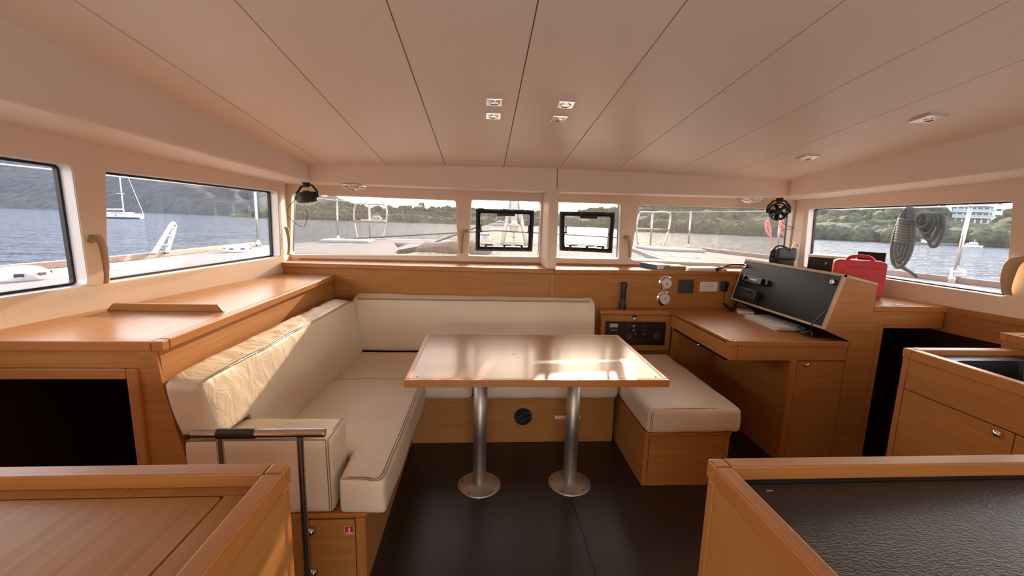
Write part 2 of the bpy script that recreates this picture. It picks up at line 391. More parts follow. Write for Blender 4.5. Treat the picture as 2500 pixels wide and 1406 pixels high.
# ---- walls with window openings
WT = .075                                   # wall thickness
def rect_hole(pts, r): return rpoly(pts, r)
FO, FU, FV, FN = Vector((0, 3.385, 0)), Vector((1, 0, 0)), Vector((0, 0, 1)), Vector((0, 1, 0))
def fpt(px, py): p = at(px, py, 'y', 3.385); return (p.x, p.z)
h_w3 = rpoly([fpt(706, 622.5), (-.19, 1.079), fpt(1113, 488), fpt(711, 472)], .03)
h_h1 = rpoly([(-.116, 1.078), (.452, 1.078), (.452, 1.519), (-.094, 1.519)], .022)
h_h2 = rpoly([(.548, 1.076), (1.104, 1.075), (1.088, 1.519), (.548, 1.519)], .022)
h_w4 = rpoly([(1.192, 1.070), (2.535, 1.052), (2.522, 1.513), (1.232, 1.512)], .03)
front_holes = [h_w3, h_h1, h_h2, h_w4]
holed([(-1.50, -.7), (2.56, -.7), (2.56, 1.80), (-1.50, 1.80)], front_holes, FO, FU, FV, FN, 0, WT).build('wall_front', 'wall_liner', kind='structure', bevel=.008)
LU = Vector((.155, 1, 0)).normalized(); LO = Vector((-1.685, 1.574, 0)); LN = Vector((-LU.y, LU.x, 0))
def lpt(px, py): p = onplane(px, py, LO, LN)-LO; return (p.dot(LU), p.z)
a, b = lpt(176, 402), lpt(219, 697)
h_w1 = rpoly([(-.85, 1.052), b, a, (-.85, 1.585)], .025)
h_w2 = rpoly([lpt(264, 692), lpt(686, 627), lpt(679, 467), lpt(258, 415)], .022)
uL = max(p.x for p in h_w2)+.02; yL = LO.y+LU.y*uL
holed([(-3.2, -.7), (uL, -.7), (uL, 1.95), (-3.2, 1.95)], [h_w1, h_w2], LO, LU, (0, 0, 1), LN, 0, WT).build('wall_left', 'wall_liner', kind='structure', bevel=.008)
RU = Vector((-.14, 1, 0)).normalized(); RO_ = Vector((2.66, 2.3, 0)); RN = Vector((RU.y, -RU.x, 0))
def rpt(px, py): p = onplane(px, py, RO_, RN)-RO_; return (p.dot(RU), p.z)
q = rpt(2455, 726); p_ = rpt(2473, 489)
h_w5 = rpoly([q, (rpt(1960, 655)[0], 1.06), rpt(1973, 509), p_], .022)
h_w6 = rpoly([(-2.2, 1.05), (q[0]-.13, 1.05), (q[0]-.13, p_[1]+.01), (-2.2, 1.62)], .025)  # out-of-view window, added to let more light into the cabin
uR = max(p.x for p in h_w5)+.02; yR = RO_.y+RU.y*uR; print('corner y', yL, yR)
holed([(-3.9, -.7), (uR, -.7), (uR, 1.95), (-3.9, 1.95)], [h_w5, h_w6], RO_, RU, (0, 0, 1), RN, 0, WT).build('wall_right', 'wall_liner', kind='structure', bevel=.008)
# corner pillars between the side and front windows
lw = lambda y: -1.685+.155*(y-1.574)
rw = lambda y: 2.66-.14*(y-2.3)
MB().prism([(lw(yL), yL-.001, .3), (-1.476, 3.386, .3), (-1.56, 3.386, .3), (lw(yL)-.076, yL-.001, .3)], (0, 0, 1.5)).build('trim_1', 'wall_liner', kind='structure', bevel=.012, label='cream corner pillar between the left side window and the front windows')
MB().prism([(rw(yR), yR-.001, .3), (2.537, 3.386, .3), (2.63, 3.386, .3), (rw(yR)+.076, yR-.001, .3)], (0, 0, 1.5)).build('trim_2', 'wall_liner', kind='structure', bevel=.012, label='cream corner pillar between the front windows and the right side window')
# unseen aft bulkhead; its cockpit doorway is sized to tune the cabin fill light
holed([(-2.3, -.1), (3.3, -.1), (3.3, 2.4), (-2.3, 2.4)], [[(-1.5, .02), (1.9, .02), (1.9, 1.36), (-1.5, 1.36)]], (0, YB, 0), (1, 0, 0), (0, 0, 1), (0, -1, 0), 0, .06).build('wall_back', 'wall_liner', kind='structure')
# ---- coving boxes under the ceiling edge
def cov(secs):
    mb = MB(); v = []; f = []; n = len(secs[0])
    for s_ in secs: v += s_
    for i in range(len(secs)-1):
        for j in range(n): f.append((i*n+j, i*n+(j+1) % n, (i+1)*n+(j+1) % n, (i+1)*n+j))
    f += [tuple(range(n)), tuple((len(secs)-1)*n+j for j in range(n))]
    return mb.add(v, f)
zb = lambda y: 1.587+.053*(3.1-y)
lf = lambda y: -1.187+.105*(y-3.098)
rf = lambda y: 2.25+.107*(3.1-y)
cov([[(lf(y), y, zb(y)), (lf(y), y, zc(lf(y), y)+.012), (lw(y)-.07, y, zc(lf(y), y)+.012), (lw(y)-.07, y, zb(y))] for y in (YB, 0, 1.4, 2.3, 3.098)]).build('trim_3', 'coving_vinyl', kind='structure', bevel=.012, label='long cream coving box under the ceiling along the left side')
cov([[(rf(y), y, zb(y)), (rf(y), y, zc(rf(y), y)+.012), (rw(y)+.07, y, zc(rf(y), y)+.012), (rw(y)+.07, y, zb(y))] for y in (YB, 0, 1.4, 2.3, 3.10)]).build('trim_4', 'coving_vinyl', kind='structure', bevel=.012, label='long cream coving box under the ceiling along the right side')
def fcov(pts):
    return cov([[(x, y, z), (x, y, zc(x, y)+.012), (x, 3.45, zc(x, y)+.012), (x, 3.45, z)] for x, y, z in pts])
fcov([(-1.56, 3.102, 1.592), (-1.187, 3.10, 1.590), (-.3, 3.085, 1.582), (.5155, 3.065, 1.574)]).build('trim_5', 'coving_vinyl', kind='structure', bevel=.008, label='cream coving panel above the front windows, left of the centre post')
fcov([(.5185, 3.065, 1.574), (1.3, 3.085, 1.580), (2.25, 3.103, 1.587), (2.63, 3.105, 1.587)]).build('trim_6', 'coving_vinyl', kind='structure', bevel=.008, label='cream coving panel above the front windows, right of the centre post')
B(.464, .536, 3.068, 3.40, 1.022, 1.60).build('trim_7', 'coving_vinyl', kind='structure', bevel=.012, label='cream centre post standing on the front ledge between the two hatches')
# ---- windows: glass pane and black gasket; the white reveal lines the opening
def window(nm, hole, O, U, V, N, gmat, gask=.012, reveal=True):
    O, U, V, N = map(Vector, (O, U, V, N)); c = sum((Vector(p) for p in hole), Vector((0, 0)))/len(hole)
    e = struct_empty(nm, O+U*c.x+V*c.y+N*.06)
    if reveal: holed(inset(hole, -.006), [inset(hole, .0025)], O, U, V, N, .004, .058).build('reveal', 'gelcoat', e)
    MB().prism([O+U*p[0]+V*p[1]+N*.066 for p in inset(hole, -.006)], N*.006).build('pane', gmat, e)
    if gask: holed(inset(hole, -.006), [inset(hole, gask)], O, U, V, N, .056, .075).build('gasket', 'rubber', e)
    return e
LA = (LO, LU, (0, 0, 1), LN); RA = (RO_, RU, (0, 0, 1), RN); FA = (FO, FU, FV, FN)
window('window_1', h_w1, *LA, 'window_glass'); window('window_2', h_w2, *LA, 'window_glass')
window('window_3', h_w3, *FA, 'front_glass', .004); wh1 = window('window_4', h_h1, *FA, 'front_glass', .004)
wh2 = window('window_5', h_h2, *FA, 'front_glass', .004); window('window_6', h_w4, *FA, 'front_glass', .004)
window('window_7', h_w5, *RA, 'window_glass', .009); window('window_8', h_w6, *RA, 'window_glass')
# opening hatches set in the two centre panes
def hatch(e, corners, yy):
    pts = []
    for px, py in corners:
        p = at(px, py, 'y', yy); pts.append(Vector((p.x, p.z)))
    O = Vector((0, yy, 0)); inn = rpoly([tuple(p) for p in inset(pts, .034)], .012)
    holed(rpoly([tuple(p) for p in pts], .006), [inn], O, FU, FV, FN, -.028, .014).build('hatch_frame', 'black_plastic', e, bevel=.003)
    holed(rpoly([tuple(p) for p in inset(pts, .016)], .01), [inn], O, FU, FV, FN, -.036, -.026).build('hatch_flange', 'black_soft', e, bevel=.003)
    bl, br, tr, tl = [Vector(p) for p in inset(pts, .034)]
    def P3(p, d): return Vector((p.x, yy+d, p.y))
    ctr = tl*.5+tr*.5
    B(ctr.x-.065, ctr.x+.075, yy-.06, yy-.03, ctr.y-.018, ctr.y+.004).build('hinge_bar', 'black_plastic', e, bevel=.003)
    for t_, sg in ((.12, 1), (.5, 1), (.86, -1)):
        c = bl.lerp(br, t_)
        h = MB().box(c.x-.008, c.x+.008, yy-.06, yy-.03, c.y-.012, c.y+.02)
        h.box(min(c.x, c.x+.055*sg), max(c.x, c.x+.055*sg), yy-.066, yy-.052, c.y+.012, c.y+.022); h.build('latch', 'black_plastic', e, bevel=.002)
    for a_, b_, sg in ((bl, tl, 1), (br, tr, -1)):
        c = a_.lerp(b_, .48)
        h = MB().box(min(c.x-.01*sg, c.x+.016*sg), max(c.x-.01*sg, c.x+.016*sg), yy-.06, yy-.03, c.y-.012, c.y+.004)
        h.box(c.x+.006*sg-.005, c.x+.006*sg+.005, yy-.066, yy-.052, c.y, c.y+.05); h.build('side_latch', 'black_plastic', e, bevel=.002)
    for t_ in (.1, .37, .63, .9):
        for a_, b_, d in ((bl, br, -.024), (tl, tr, .024)):
            c = a_.lerp(b_, t_); MB().lathe((c.x, yy-.036, c.y+d), (0, -1, 0), [(.004, 0), (.004, .002), (.001, .003)], 8).build('screw', 'steel', e)
hatch(wh1, ((1161, 611), (1298.5, 613.5), (1303.5, 513.5), (1162.5, 509)), 3.43)
hatch(wh2, ((1366, 611), (1492, 617), (1499, 519), (1366, 516)), 3.43)

# ================================================================== JOINERY
LZ0, LZ1 = .993, 1.025
pA, pM, pB = Vector((-1.462, 3.158, 0)), Vector((.517, 3.038, 0)), Vector((1.957, 3.144, 0))
def pl_y(x):                                # line of the wooden bulkhead under the front windows
    return pA.y+(pM.y-pA.y)*(x-pA.x)/(pM.x-pA.x) if x < pM.x else pM.y+(pB.y-pM.y)*(x-pM.x)/(pB.x-pM.x)
bul = thing('window_ledge', 'long oak ledge and panelling running under the front windows', 'ledge', (.5, 3.1, .3))
for x0, x1 in ((-1.462, .5155), (.5185, 2.54)):
    MB().prism([(x0, pl_y(x0), LZ0), (x1, pl_y(x1), LZ0), (x1, 3.384, LZ0), (x0, 3.384, LZ0)], (0, 0, LZ1-LZ0)).build('ledge_board', 'lip_x', bul, bevel=.004)
for x0, x1, m_ in ((-1.45, .492, 'veneer_x'), (.5245, 2.5, 'veneer_x'), (.4935, .523, 'lip_z')):
    MB().prism([(x0, pl_y(x0)+.012, .28), (x1, pl_y(x1)+.012, .28), (x1, pl_y(x1)+.035, .28), (x0, pl_y(x0)+.035, .28)], (0, 0, .7115)).build('panel', m_, bul)
# thin wooden skirting strip where the ledge meets the window wall
B(-1.40, 2.5, 3.372, 3.384, LZ1, LZ1+.012).build('back_strip', 'lip_x', bul)

# ---- sideboard along the left side
ZC = .95; XE = -1.05; YN = 1.434
sb = thing('sideboard', 'long oak sideboard with varnished top under the left windows', 'sideboard', (-1.3, 2.2, 0))
MB().prism([(XE-.036, YN+.036, ZC-.03), (XE-.036, 3.135, ZC-.03), (lw(3.16)+.001, 3.155, ZC-.03), (lw(YN)+.001, YN+.036, ZC-.03)], (0, 0, .029)).build('worktop', 'gloss_y', sb)
B(XE-.035, XE, YN+.037, 3.128, ZC-.033, ZC).build('edge_lipping', 'lip_y', sb, bevel=.003)
B(lw(YN)+.002, XE-.037, YN, YN+.035, ZC-.033, ZC).build('edge_lipping', 'lip_x', sb, bevel=.003)
B(XE-.035, XE, YN, YN+.035, ZC-.033, ZC).build('corner_block', 'lip_x', sb, bevel=.004)
x0, x1 = XE-.03, XE+.03
MB().prism([(XE-.024, YN+.02, ZC-.034), (XE-.018, YN+.02, .80), (XE+.03, YN+.02, .515), (XE+.06, YN+.02, .31), (XE+.045, YN+.02, .31), (XE+.015, YN+.02, .515), (XE-.036, YN+.02, .80), (XE-.042, YN+.02, ZC-.034)], (0, 3.13-YN-.02, 0)).build('side_panel', 'veneer_y', sb)
# end panel with its framed opening (companionway down into the left hull)
ex = [(-1.081, ZC-.0345), (-1.070, .80), (-1.018, .514), (-.985, .30), (-.985, 0)]
MB().prism([(-1.1385, YN+.012, 0), (-1.1385, YN+.012, ZC-.0345)]+[(x, YN+.012, z) for x, z in ex], (0, .018, 0)).build('end_panel', 'veneer_x', sb)
B(lw(YN)+.002, -1.1385, YN+.012, YN+.03, .856, ZC-.0345).build('fascia', 'veneer_x', sb)
MB().prism([(-1.077, YN+.008, ZC-.0345), (-1.066, YN+.008, .79), (-1.081, YN+.008, .79), (-1.092, YN+.008, ZC-.0345)], (0, .012, 0)).build('edge_strip', 'lip_z', sb)
B(lw(YN)+.002, -1.1765, YN+.004, YN+.03, .8175, .8545).build('top_rail', 'lip_x', sb, bevel=.004)
B(-1.1755, -1.1375, YN+.002, YN+.032, -.2, .8545).build('stile', 'lip_z', sb, bevel=.005)
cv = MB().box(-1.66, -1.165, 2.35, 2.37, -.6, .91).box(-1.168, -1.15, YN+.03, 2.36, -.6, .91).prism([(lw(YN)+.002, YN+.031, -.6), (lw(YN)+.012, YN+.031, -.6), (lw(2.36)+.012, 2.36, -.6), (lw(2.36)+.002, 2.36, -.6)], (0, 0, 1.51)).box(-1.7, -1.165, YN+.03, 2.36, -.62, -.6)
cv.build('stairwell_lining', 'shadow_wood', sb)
yd = 1.885
MB().prism([(-1.588, yd, ZC), (-1.113, yd, ZC), (-1.137, yd, ZC+.031), (-1.560, yd, ZC+.031)], (0, .016, 0)).build('fiddle', 'veneer_x', sb, bevel=.0015)

# ---- settee bases
sl_ = thing('left_settee_base', 'oak settee base under the left cushions with a locker door at its near end', 'bench base', (-.7, 2., 0))
B(-.436, -.418, 1.478, 2.498, 0, .283).build('front_panel', 'veneer_y', sl_)
B(-.98, -.622, 1.456, 1.472, 0, .283).build('end_panel', 'veneer_x', sl_)
B(-.619, -.456, 1.452, 1.468, .012, .272).build('locker_door', 'veneer_x', sl_, bevel=.002)
B(-.453, -.417, 1.449, 1.48, 0, .278).build('corner_post', 'lip_z', sl_, bevel=.004)
MB().prism([Vector((p[0], p[1], .283)) for p in rpoly([(-.98, 1.444), (-.405, 1.444), (-.405, 2.5), (-.98, 2.5)], .025)], (0, 0, .018)).build('seat_board', 'lip_y', sl_, bevel=.004)
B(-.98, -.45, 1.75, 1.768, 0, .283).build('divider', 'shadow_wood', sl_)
for z in (.232, .062):
    MB().lathe((-.611, 1.452, z), (0, -1, 0), [(.016, 0), (.017, .004), (.013, .016), (.004, .021)], 20).build('latch_knob', 'steel', sl_, smooth=True)
st = B(-.494, -.457, 1.4508, 1.452, .210, .247).build('fire_sticker', 'beige_tape', sl_, label='small red extinguisher sticker with white symbol')
B(-.491, -.460, 1.4500, 1.4508, .213, .2445).build('sticker_field', 'red_print', st)
MB().prism([(-.480, 1.4494, .229), (-.472, 1.4494, .229), (-.4735, 1.4494, .239), (-.4755, 1.4494, .242), (-.478, 1.4494, .239)], (0, .0006, 0)).build('extinguisher_symbol', 'paper', st)
B(-.479, -.473, 1.4494, 1.45, .2235, .227).build('sticker_line', 'paper', st); B(-.488, -.463, 1.4494, 1.45, .2165, .2205).build('sticker_line', 'paper', st)
sf = thing('front_settee_base', 'oak settee base behind the table with a round black vent', 'bench base', (.2, 2.6, 0))
B(-.416, .835, 2.48, 2.498, 0, .303).build('front_panel', 'veneer_x', sf)
B(-.416, .835, 2.50, 3.03, .283, .301).build('seat_board', 'veneer_x', sf)
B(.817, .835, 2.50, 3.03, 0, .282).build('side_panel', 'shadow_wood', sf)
vt = MB().lathe((.265, 2.4805, .169), (0, -1, 0), [(.0, .0005), (.047, .0005), (.047, .006), (.054, .006), (.0565, .002), (.0565, 0)], 40).build('vent', 'black_plastic', sf, label='round black vent in the oak panel')
for k in range(-4, 5):
    w = math.sqrt(.045**2-(k*.0095)**2); MB().obox((.265, 2.4745, .169+k*.0095), (w, 0, w*.14), (0, .002, 0), (0, .001, .0018)).build('slat', 'black_plastic', vt)
ls = B(.465, .625, 2.4788, 2.4798, .151, .1735).build('life_jacket_sticker', 'paper', sf, label='white sticker with red lettering half hidden by the table leg')
text('lettering', 'LIFEJACKETS', .0165, (.549, 2.4784, .1620), (R(90), 0, 0), 'red_print', ls, .0003)
sr = thing('right_settee_base', 'oak box base of the stool bench on the right of the table', 'bench base', (1.08, 2.4, 0))
B(.8825, 1.288, 2.019, 2.035, 0, .286).build('front_panel', 'veneer_x', sr)
B(.857, .873, 2.045, 2.86, 0, .286).build('side_panel', 'veneer_y', sr); B(1.297, 1.313, 2.045, 2.86, 0, .286).build('side_panel', 'veneer_y', sr)
B(.856, .8805, 2.017, 2.045, 0, .286).build('corner_post', 'lip_z', sr, bevel=.004); B(1.29, 1.315, 2.017, 2.045, 0, .286).build('corner_post', 'lip_z', sr, bevel=.004)
MB().prism([Vector((p[0], p[1], .2865)) for p in rpoly([(.847, 2.008), (1.324, 2.008), (1.324, 2.88), (.847, 2.88)], .02)], (0, 0, .019)).build('seat_board', 'lip_y', sr, bevel=.004)

# ---- cushions
def seam(path, parent, r=.0017, off=None): MB().tube(path, r, 5).build('seam', 'thread', parent)
def cushion(name, label, mbx, group='cream settee cushions'):
    return mbx.build(name, 'leather', None, smooth=True, label=label, cat='cushion', group=group)
# L-shaped seat cushion on the left
L = [(-.504, 1.440), (-.342, 1.432), (-.33, 1.60), (-.322, 2.405), (-.88, 2.405), (-.90, 1.632), (-.512, 1.632)]
c = MB()
bm = bmesh.new(); vs0 = [bm.verts.new((x, y, .303)) for x, y in L]; fc = bm.faces.new(vs0)
g = bmesh.ops.extrude_face_region(bm, geom=[fc]); bmesh.ops.translate(bm, verts=[e for e in g['geom'] if isinstance(e, bmesh.types.BMVert)], vec=(0, 0, .137))
bmesh.ops.bevel(bm, geom=list(bm.edges), offset=.016, segments=3, profile=.5, affect='EDGES')
bmesh.ops.triangulate(bm, faces=[f for f in bm.faces if len(f.verts) > 4])
for _ in range(3): bmesh.ops.subdivide_edges(bm, edges=[e for e in bm.edges if e.calc_length() > .06], cuts=1, use_grid_fill=True)
for v in bm.verts:
    p = v.co
    if p.z > .42: p.z += .006*noise.noise(Vector((p.x*9, p.y*7, 3)))+.004*noise.noise(Vector((p.x*24, p.y*17, 1)))+.008*max(0, min(1, (p.y-1.45)/.3))*max(0, 1-abs((p.x+.56)/.3))
    elif p.x > -.36: p.x += .010*noise.noise(Vector((p.y*6, p.z*12, 5)))
bmesh.ops.recalc_face_normals(bm, faces=bm.faces); bm.verts.index_update()
c.add([v.co.copy() for v in bm.verts], [tuple(v.index for v in f.verts) for f in bm.faces]); bm.free()
c = cushion('seat_cushion', 'long cream leather seat cushion on the left settee, notched around the arm cushion', c)
for d in (0, .010): seam(curve([(-.496, 1.445+d*1.1, .440), (-.42, 1.440+d*1.1, .442), (-.352-d, 1.440+d*1.1, .4405), (-.344-d, 1.6, .442), (-.338-d, 1.9, .444), (-.338-d, 2.37, .442)]), c)
cushion('seat_cushion', 'small cream leather seat cushion in the far left corner, half behind the table', softbox(-.88, -.048, 2.425, 2.955, .303, .436, .03, .010, .003, seed=3))
cushion('seat_cushion', 'cream leather seat cushion behind the table below the front backrest', softbox(-.038, .842, 2.425, 2.955, .303, .436, .03, .010, .003, seed=9))
rc = cushion('seat_cushion', 'thick cream leather cushion on the stool bench right of the table', softbox(.848, 1.348, 1.982, 2.905, .312, .443, .024, .006, .003, nx=16, ny=24, seed=14))
for d in (0, .010):
    seam(curve([(.862+d, 2.85, .436), (.864+d, 2.4, .441), (.868+d, 2.02, .437), (.871+d, 2.003+d*.6, .434)]), rc)
    seam(curve([(.871, 2.003+d, .436), (1.0, 2.000+d, .441), (1.2, 2.000+d, .441), (1.33, 2.003+d, .435)]), rc)
    seam([(.866+d*.9, 1.984-.001, .43), (.864+d*.9, 1.981, .38), (.866+d*.9, 1.984, .33)], rc)
ac = cushion('arm_cushion', 'cream leather arm cushion at the near end of the left settee behind the handrail', softbox(-1.024, -.525, 1.443, 1.622, .304, .592, .020, .004, .0025, nx=18, ny=6, nz=10, seed=21), 'cream settee cushions')
for d in (0, .008):
    seam(curve([(-1.02, 1.4475+d, .590), (-.8, 1.446+d, .5925), (-.545-d, 1.4475+d, .590)]), ac); seam(curve([(-.536-d, 1.447, .588), (-.5345-d, 1.442, .55), (-.5325-d, 1.441, .45), (-.5325-d, 1.444, .32)]), ac); seam([(-.536-d, 1.455, .590), (-.533-d, 1.53, .592), (-.535-d, 1.612, .589)], ac)
# left backrest: leans outboard, notched over the arm cushion
def bl_fn(p):                                # unit box -> leaning backrest
    u, v, w = p
    y = 1.432+v*(2.965-1.432); lo = .600 if y < 1.635 else .425
    z = lo+w*(.805-lo)
    top = -.945+(y-1.44)*.047; bot = -.865+(y-1.44)*.032
    xf = bot+(top-bot)*max(0., (z-.425)/.380)**1.2
    th = .118+.012*math.sin(w*math.pi)
    x = xf-(1-u)*th
    z += .020*(1-u)*w
    x += .007*noise.noise(Vector((y*5, z*8, 1)))*u; z += (.006*noise.noise(Vector((y*17, u*6, 2))))*w
    return (x, y, z)
bm_ = softbox(0, 1, 0, 1, 0, 1, .10, .0, 0, nx=6, ny=60, nz=8)
bk = MB(); vv = []
for p in bm_.v:
    vv.append(bl_fn(Vector((p.x, max(0, min(1, (p.y if not .1 < p.y < .9 else p.y))), p.z))))
bk.add(vv, bm_.f)
lb = cushion('back_cushion', 'long cream leather backrest leaning on the left sideboard, sunlit at its near end', bk)
for d in (0, .012): seam(curve([(lambda q: (q[0]+.002, q[1], q[2]+.002))(bl_fn(Vector((.9+.1*math.cos(1.22-d*25), t/14, .9+.1*math.sin(1.22-d*25))))) for t in range(0, 15)], 3), lb)
# front backrest
def bf_fn(p):
    u, v, w = p
    x = -.905+u*(.818+.905); z = .437+w*(.80-.437); yb = pl_y(x)+.006; yf = 2.945+.055*w**1.3
    y = yf+(yb-yf)*v; z += .022*v*w+.004*noise.noise(Vector((x*7, v*5, w*3))); y -= (.012*math.sin(w*math.pi)+.005*noise.noise(Vector((x*4, z*6, 8))))*(1-v)
    return (x, y, z)
bm_ = softbox(0, 1, 0, 1, 0, 1, .10, 0, 0, nx=60, ny=6, nz=8); bk = MB()
def squash(t, r=.10, k=.012): return t*k/r if t < r else (1-(1-t)*k/r if t > 1-r else k+(t-r)*(1-2*k)/(1-2*r))
bk.add([bf_fn(Vector((squash(p.x), p.y, p.z))) for p in bm_.v], bm_.f)
fb = cushion('back_cushion', 'wide cream leather backrest behind the table under the front ledge', bk)
for d in (0, .012): seam(curve([(lambda q: (q[0], q[1]-.002, q[2]+.002))(bf_fn(Vector((.02+.96*t/14, .1-.1*math.cos(1.22-d*25), .9+.1*math.sin(1.22-d*25))))) for t in range(15)], 3), fb)

# ---- saloon table
tb = thing('saloon_table', 'oak saloon table on two aluminium pedestals in the middle of the cabin', 'table', (.245, 2.04, 0))
tx0, tx1, ty0, ty1, tz = -.309, .798, 1.675, 2.385, .722
tp = B(tx0+.021, tx1-.021, ty0+.021, ty1-.021, tz-.030, tz-.0005).build('table_top', 'table_wood', tb)
for bx, m_ in (((tx0, tx1, ty0, ty0+.0205, tz-.0315, tz), 'lip_x'), ((tx0, tx1, ty1-.0205, ty1, tz-.0315, tz), 'lip_x'), ((tx0, tx0+.0205, ty0+.021, ty1-.021, tz-.0315, tz), 'lip_y'), ((tx1-.0205, tx1, ty0+.021, ty1-.021, tz-.0315, tz), 'lip_y')):
    B(*bx).build('edge_lipping', m_, tp, bevel=.002)
for x, y in ((tx1-.045, ty0+.04), (tx0+.045, ty0+.04), (.16, 2.02)): MB().lathe((x, y, tz-.0005), (0, 0, 1), [(.004, 0), (.004, .0008), (.001, .001)], 10).build('screw', 'groove', tp)
for x in (.0, .477):
    pd = MB().lathe((x, 2.05, .012), (0, 0, 1), [(.0345, 0), (.0345, .672)], 40).build('pedestal', 'aluminium', tb, smooth=False)
    for p in pd.data.polygons: p.use_smooth = len(p.vertices) == 4
    MB().lathe((x, 2.05, 0), (0, 0, 1), [(.113, 0), (.113, .004), (.108, .009), (.045, .012), (.037, .017), (.0345, .02)], 48).build('base_plate', 'aluminium', pd, smooth=True)
    MB().lathe((x, 2.05, .684), (0, 0, 1), [(.06, 0), (.08, .004), (.08, .007)], 32).build('top_flange', 'aluminium', pd)
    for k in range(5):
        t = 2*math.pi*(k+.3)/5; MB().lathe((x+.094*math.cos(t), 2.05+.094*math.sin(t), .0095), (0, 0, 1), [(.0045, 0), (.0045, .0014), (.002, .002)], 10).build('screw', 'groove', pd)

# ---- handrail in front of the left settee
hr = thing('handrail', 'steel handrail with black leather grip beside the left settee', 'handrail', (-.72, 1.375, 0))
HY, HZ = 1.375, .655
MB().tube([(-.941, HY, HZ), (-.517, HY, HZ)], .0145, 24).build('bar', 'steel', hr, bevel=.0015, smooth=False)
MB().tube(curve([(-.862, HY, HZ), (-.8, HY, HZ), (-.742, HY, HZ)]), .0172, 24).build('grip_wrap', 'leather_wrap', hr)
for k in range(12): MB().tube([(-.858+k*.0102, HY-.0175, HZ+.002), (-.854+k*.0102, HY-.0165, HZ+.007)], .0009, 5).build('stitch', 'black_plastic', hr)
for x in (-.857, -.600):
    MB().tube([(x, HY, 0), (x, HY, HZ-.008)], .0108, 20).build('post', 'steel', hr)
    MB().lathe((x, HY, 0), (0, 0, 1), [(.03, 0), (.03, .004), (.0108, .006)], 24).build('foot_plate', 'steel', hr)

# ---- left island (dresser top with lid) and right island (black worktop)
def corner_rails(th, x_in, x_out, y_out, y_back, zt, w, zfloor, mrail, far):
    s = 1 if x_out > x_in else -1          # island grows from its inner edge x_in towards x_out
    xs = sorted((x_in, x_in+s*w)); xl = sorted((x_in+s*(w+.0008), x_out))
    B(xl[0], xl[1], y_out-w, y_out, zt-.040, zt).build('back_rail', 'lip_x', th, bevel=.003)
    B(xs[0], xs[1], y_back, y_out-w-.0012, zt-.040, zt).build('side_rail', 'lip_y', th, bevel=.003)
    B(xs[0], xs[1], y_out-w, y_out, zt-.040, zt).build('corner_block', 'lip_x', th, bevel=.005)
    xp = sorted((x_in+s*.003, x_in+s*.032))
    B(xp[0], xp[1], y_out-.028, y_out-.003, 0, zt-.0405).build('corner_post', 'lip_z', th, bevel=.005)
    xq = sorted((x_in+s*.005, x_in+s*.022))
    B(xq[0], xq[1], y_back, y_out-.0295, 0, zt-.0405).build('side_panel', 'veneer_y', th)
    xq = sorted((x_in+s*.034, x_out))
    B(xq[0], xq[1], y_out-.022, y_out-.005, 0, zt-.0405).build('back_panel', 'veneer_x', th)
li = thing('left_cabinet', 'oak cabinet in the near left corner with a lid set in its top', 'cabinet', (-.9, .3, 0))
corner_rails(li, -.366, -1.55, .794, -.55, .90, .0355, 0, 'lip_x', 0)
dk = MB().box(-1.55, -.403, .7335, .757, .855, .8745).box(-.4555, -.403, -.55, .7320, .855, .8745).box(-1.55, -.4572, -.55, .7320, .84, .86)
dk.build('deck_board', 'veneer_y', li)
MB().prism([Vector((p[0], p[1], .862)) for p in rpoly([(-1.5, -.5), (-.4585, -.5), (-.4585, .7305), (-1.5, .7305)], .012)], (0, 0, .0125)).build('lid', 'veneer_y', li, bevel=.0015)
ri = thing('right_island', 'oak island in the near right corner with a black textured worktop', 'island', (1.0, .3, 0))
corner_rails(ri, .471, 1.75, .79, -.55, .90, .033, 0, 'lip_x', 0)
B(.507, 1.75, -.55, .755, .85, .868).build('worktop', 'black_worktop', ri)
B(.506, 1.75, .750, .756, .8685, .872).build('sealant', 'black_soft', ri)
for x, y in ((.489, .70), (.492, .66), (.487, .58)): MB().lathe((x, y, .8995), (0, 0, 1), [(.0035, 0), (.003, .0008), (.0005, .001)], 8).build('filler_plug', 'lip_y', ri)
B(.56, .572, .725, .7265, .868, .8685).build('paint_scratch', 'paper', ri)

# ---- galley unit with sink on the right
gu = thing('galley_unit', 'oak galley unit with a black sink on the right side', 'kitchen unit', (2.1, 1.2, 0))
gx, gy = 1.725, 1.582
B(gx, gx+.034, .82, gy-.0355, .862, .90).build('side_rail', 'lip_y', gu, bevel=.003); B(gx+.035, 2.228, gy-.034, gy, .862, .90).build('back_rail', 'lip_x', gu, bevel=.003)
B(gx, gx+.034, gy-.034, gy, .862, .90).build('corner_block', 'lip_x', gu, bevel=.005)
B(gx+.004, gx+.03, gy-.026, gy-.002, 0, .8615).build('corner_post', 'lip_z', gu, bevel=.004)
B(gx+.030, 2.228, gy-.02, gy-.004, 0, .8615).build('back_panel', 'veneer_x', gu)
B(gx+.008, gx+.026, .82, gy-.0275, .735, .8615).build('fascia', 'veneer_y', gu)
d1 = B(gx+.007, gx+.026, 1.1835, gy-.0275, .05, .731).build('drawer_front', 'veneer_y', gu, bevel=.0015)
B(gx+.007, gx+.026, .82, 1.1805, .05, .731).build('drawer_front', 'veneer_y', gu, bevel=.0015)
MB().lathe((gx+.007, 1.224, .712), (-1, 0, 0), [(.014, 0), (.015, .003), (.012, .012), (.004, .017)], 24).build('knob', 'chrome', d1, smooth=True)
B(gx+.03, 2.228, .82, gy-.03, 0, .73).build('carcass', 'shadow_wood', gu)
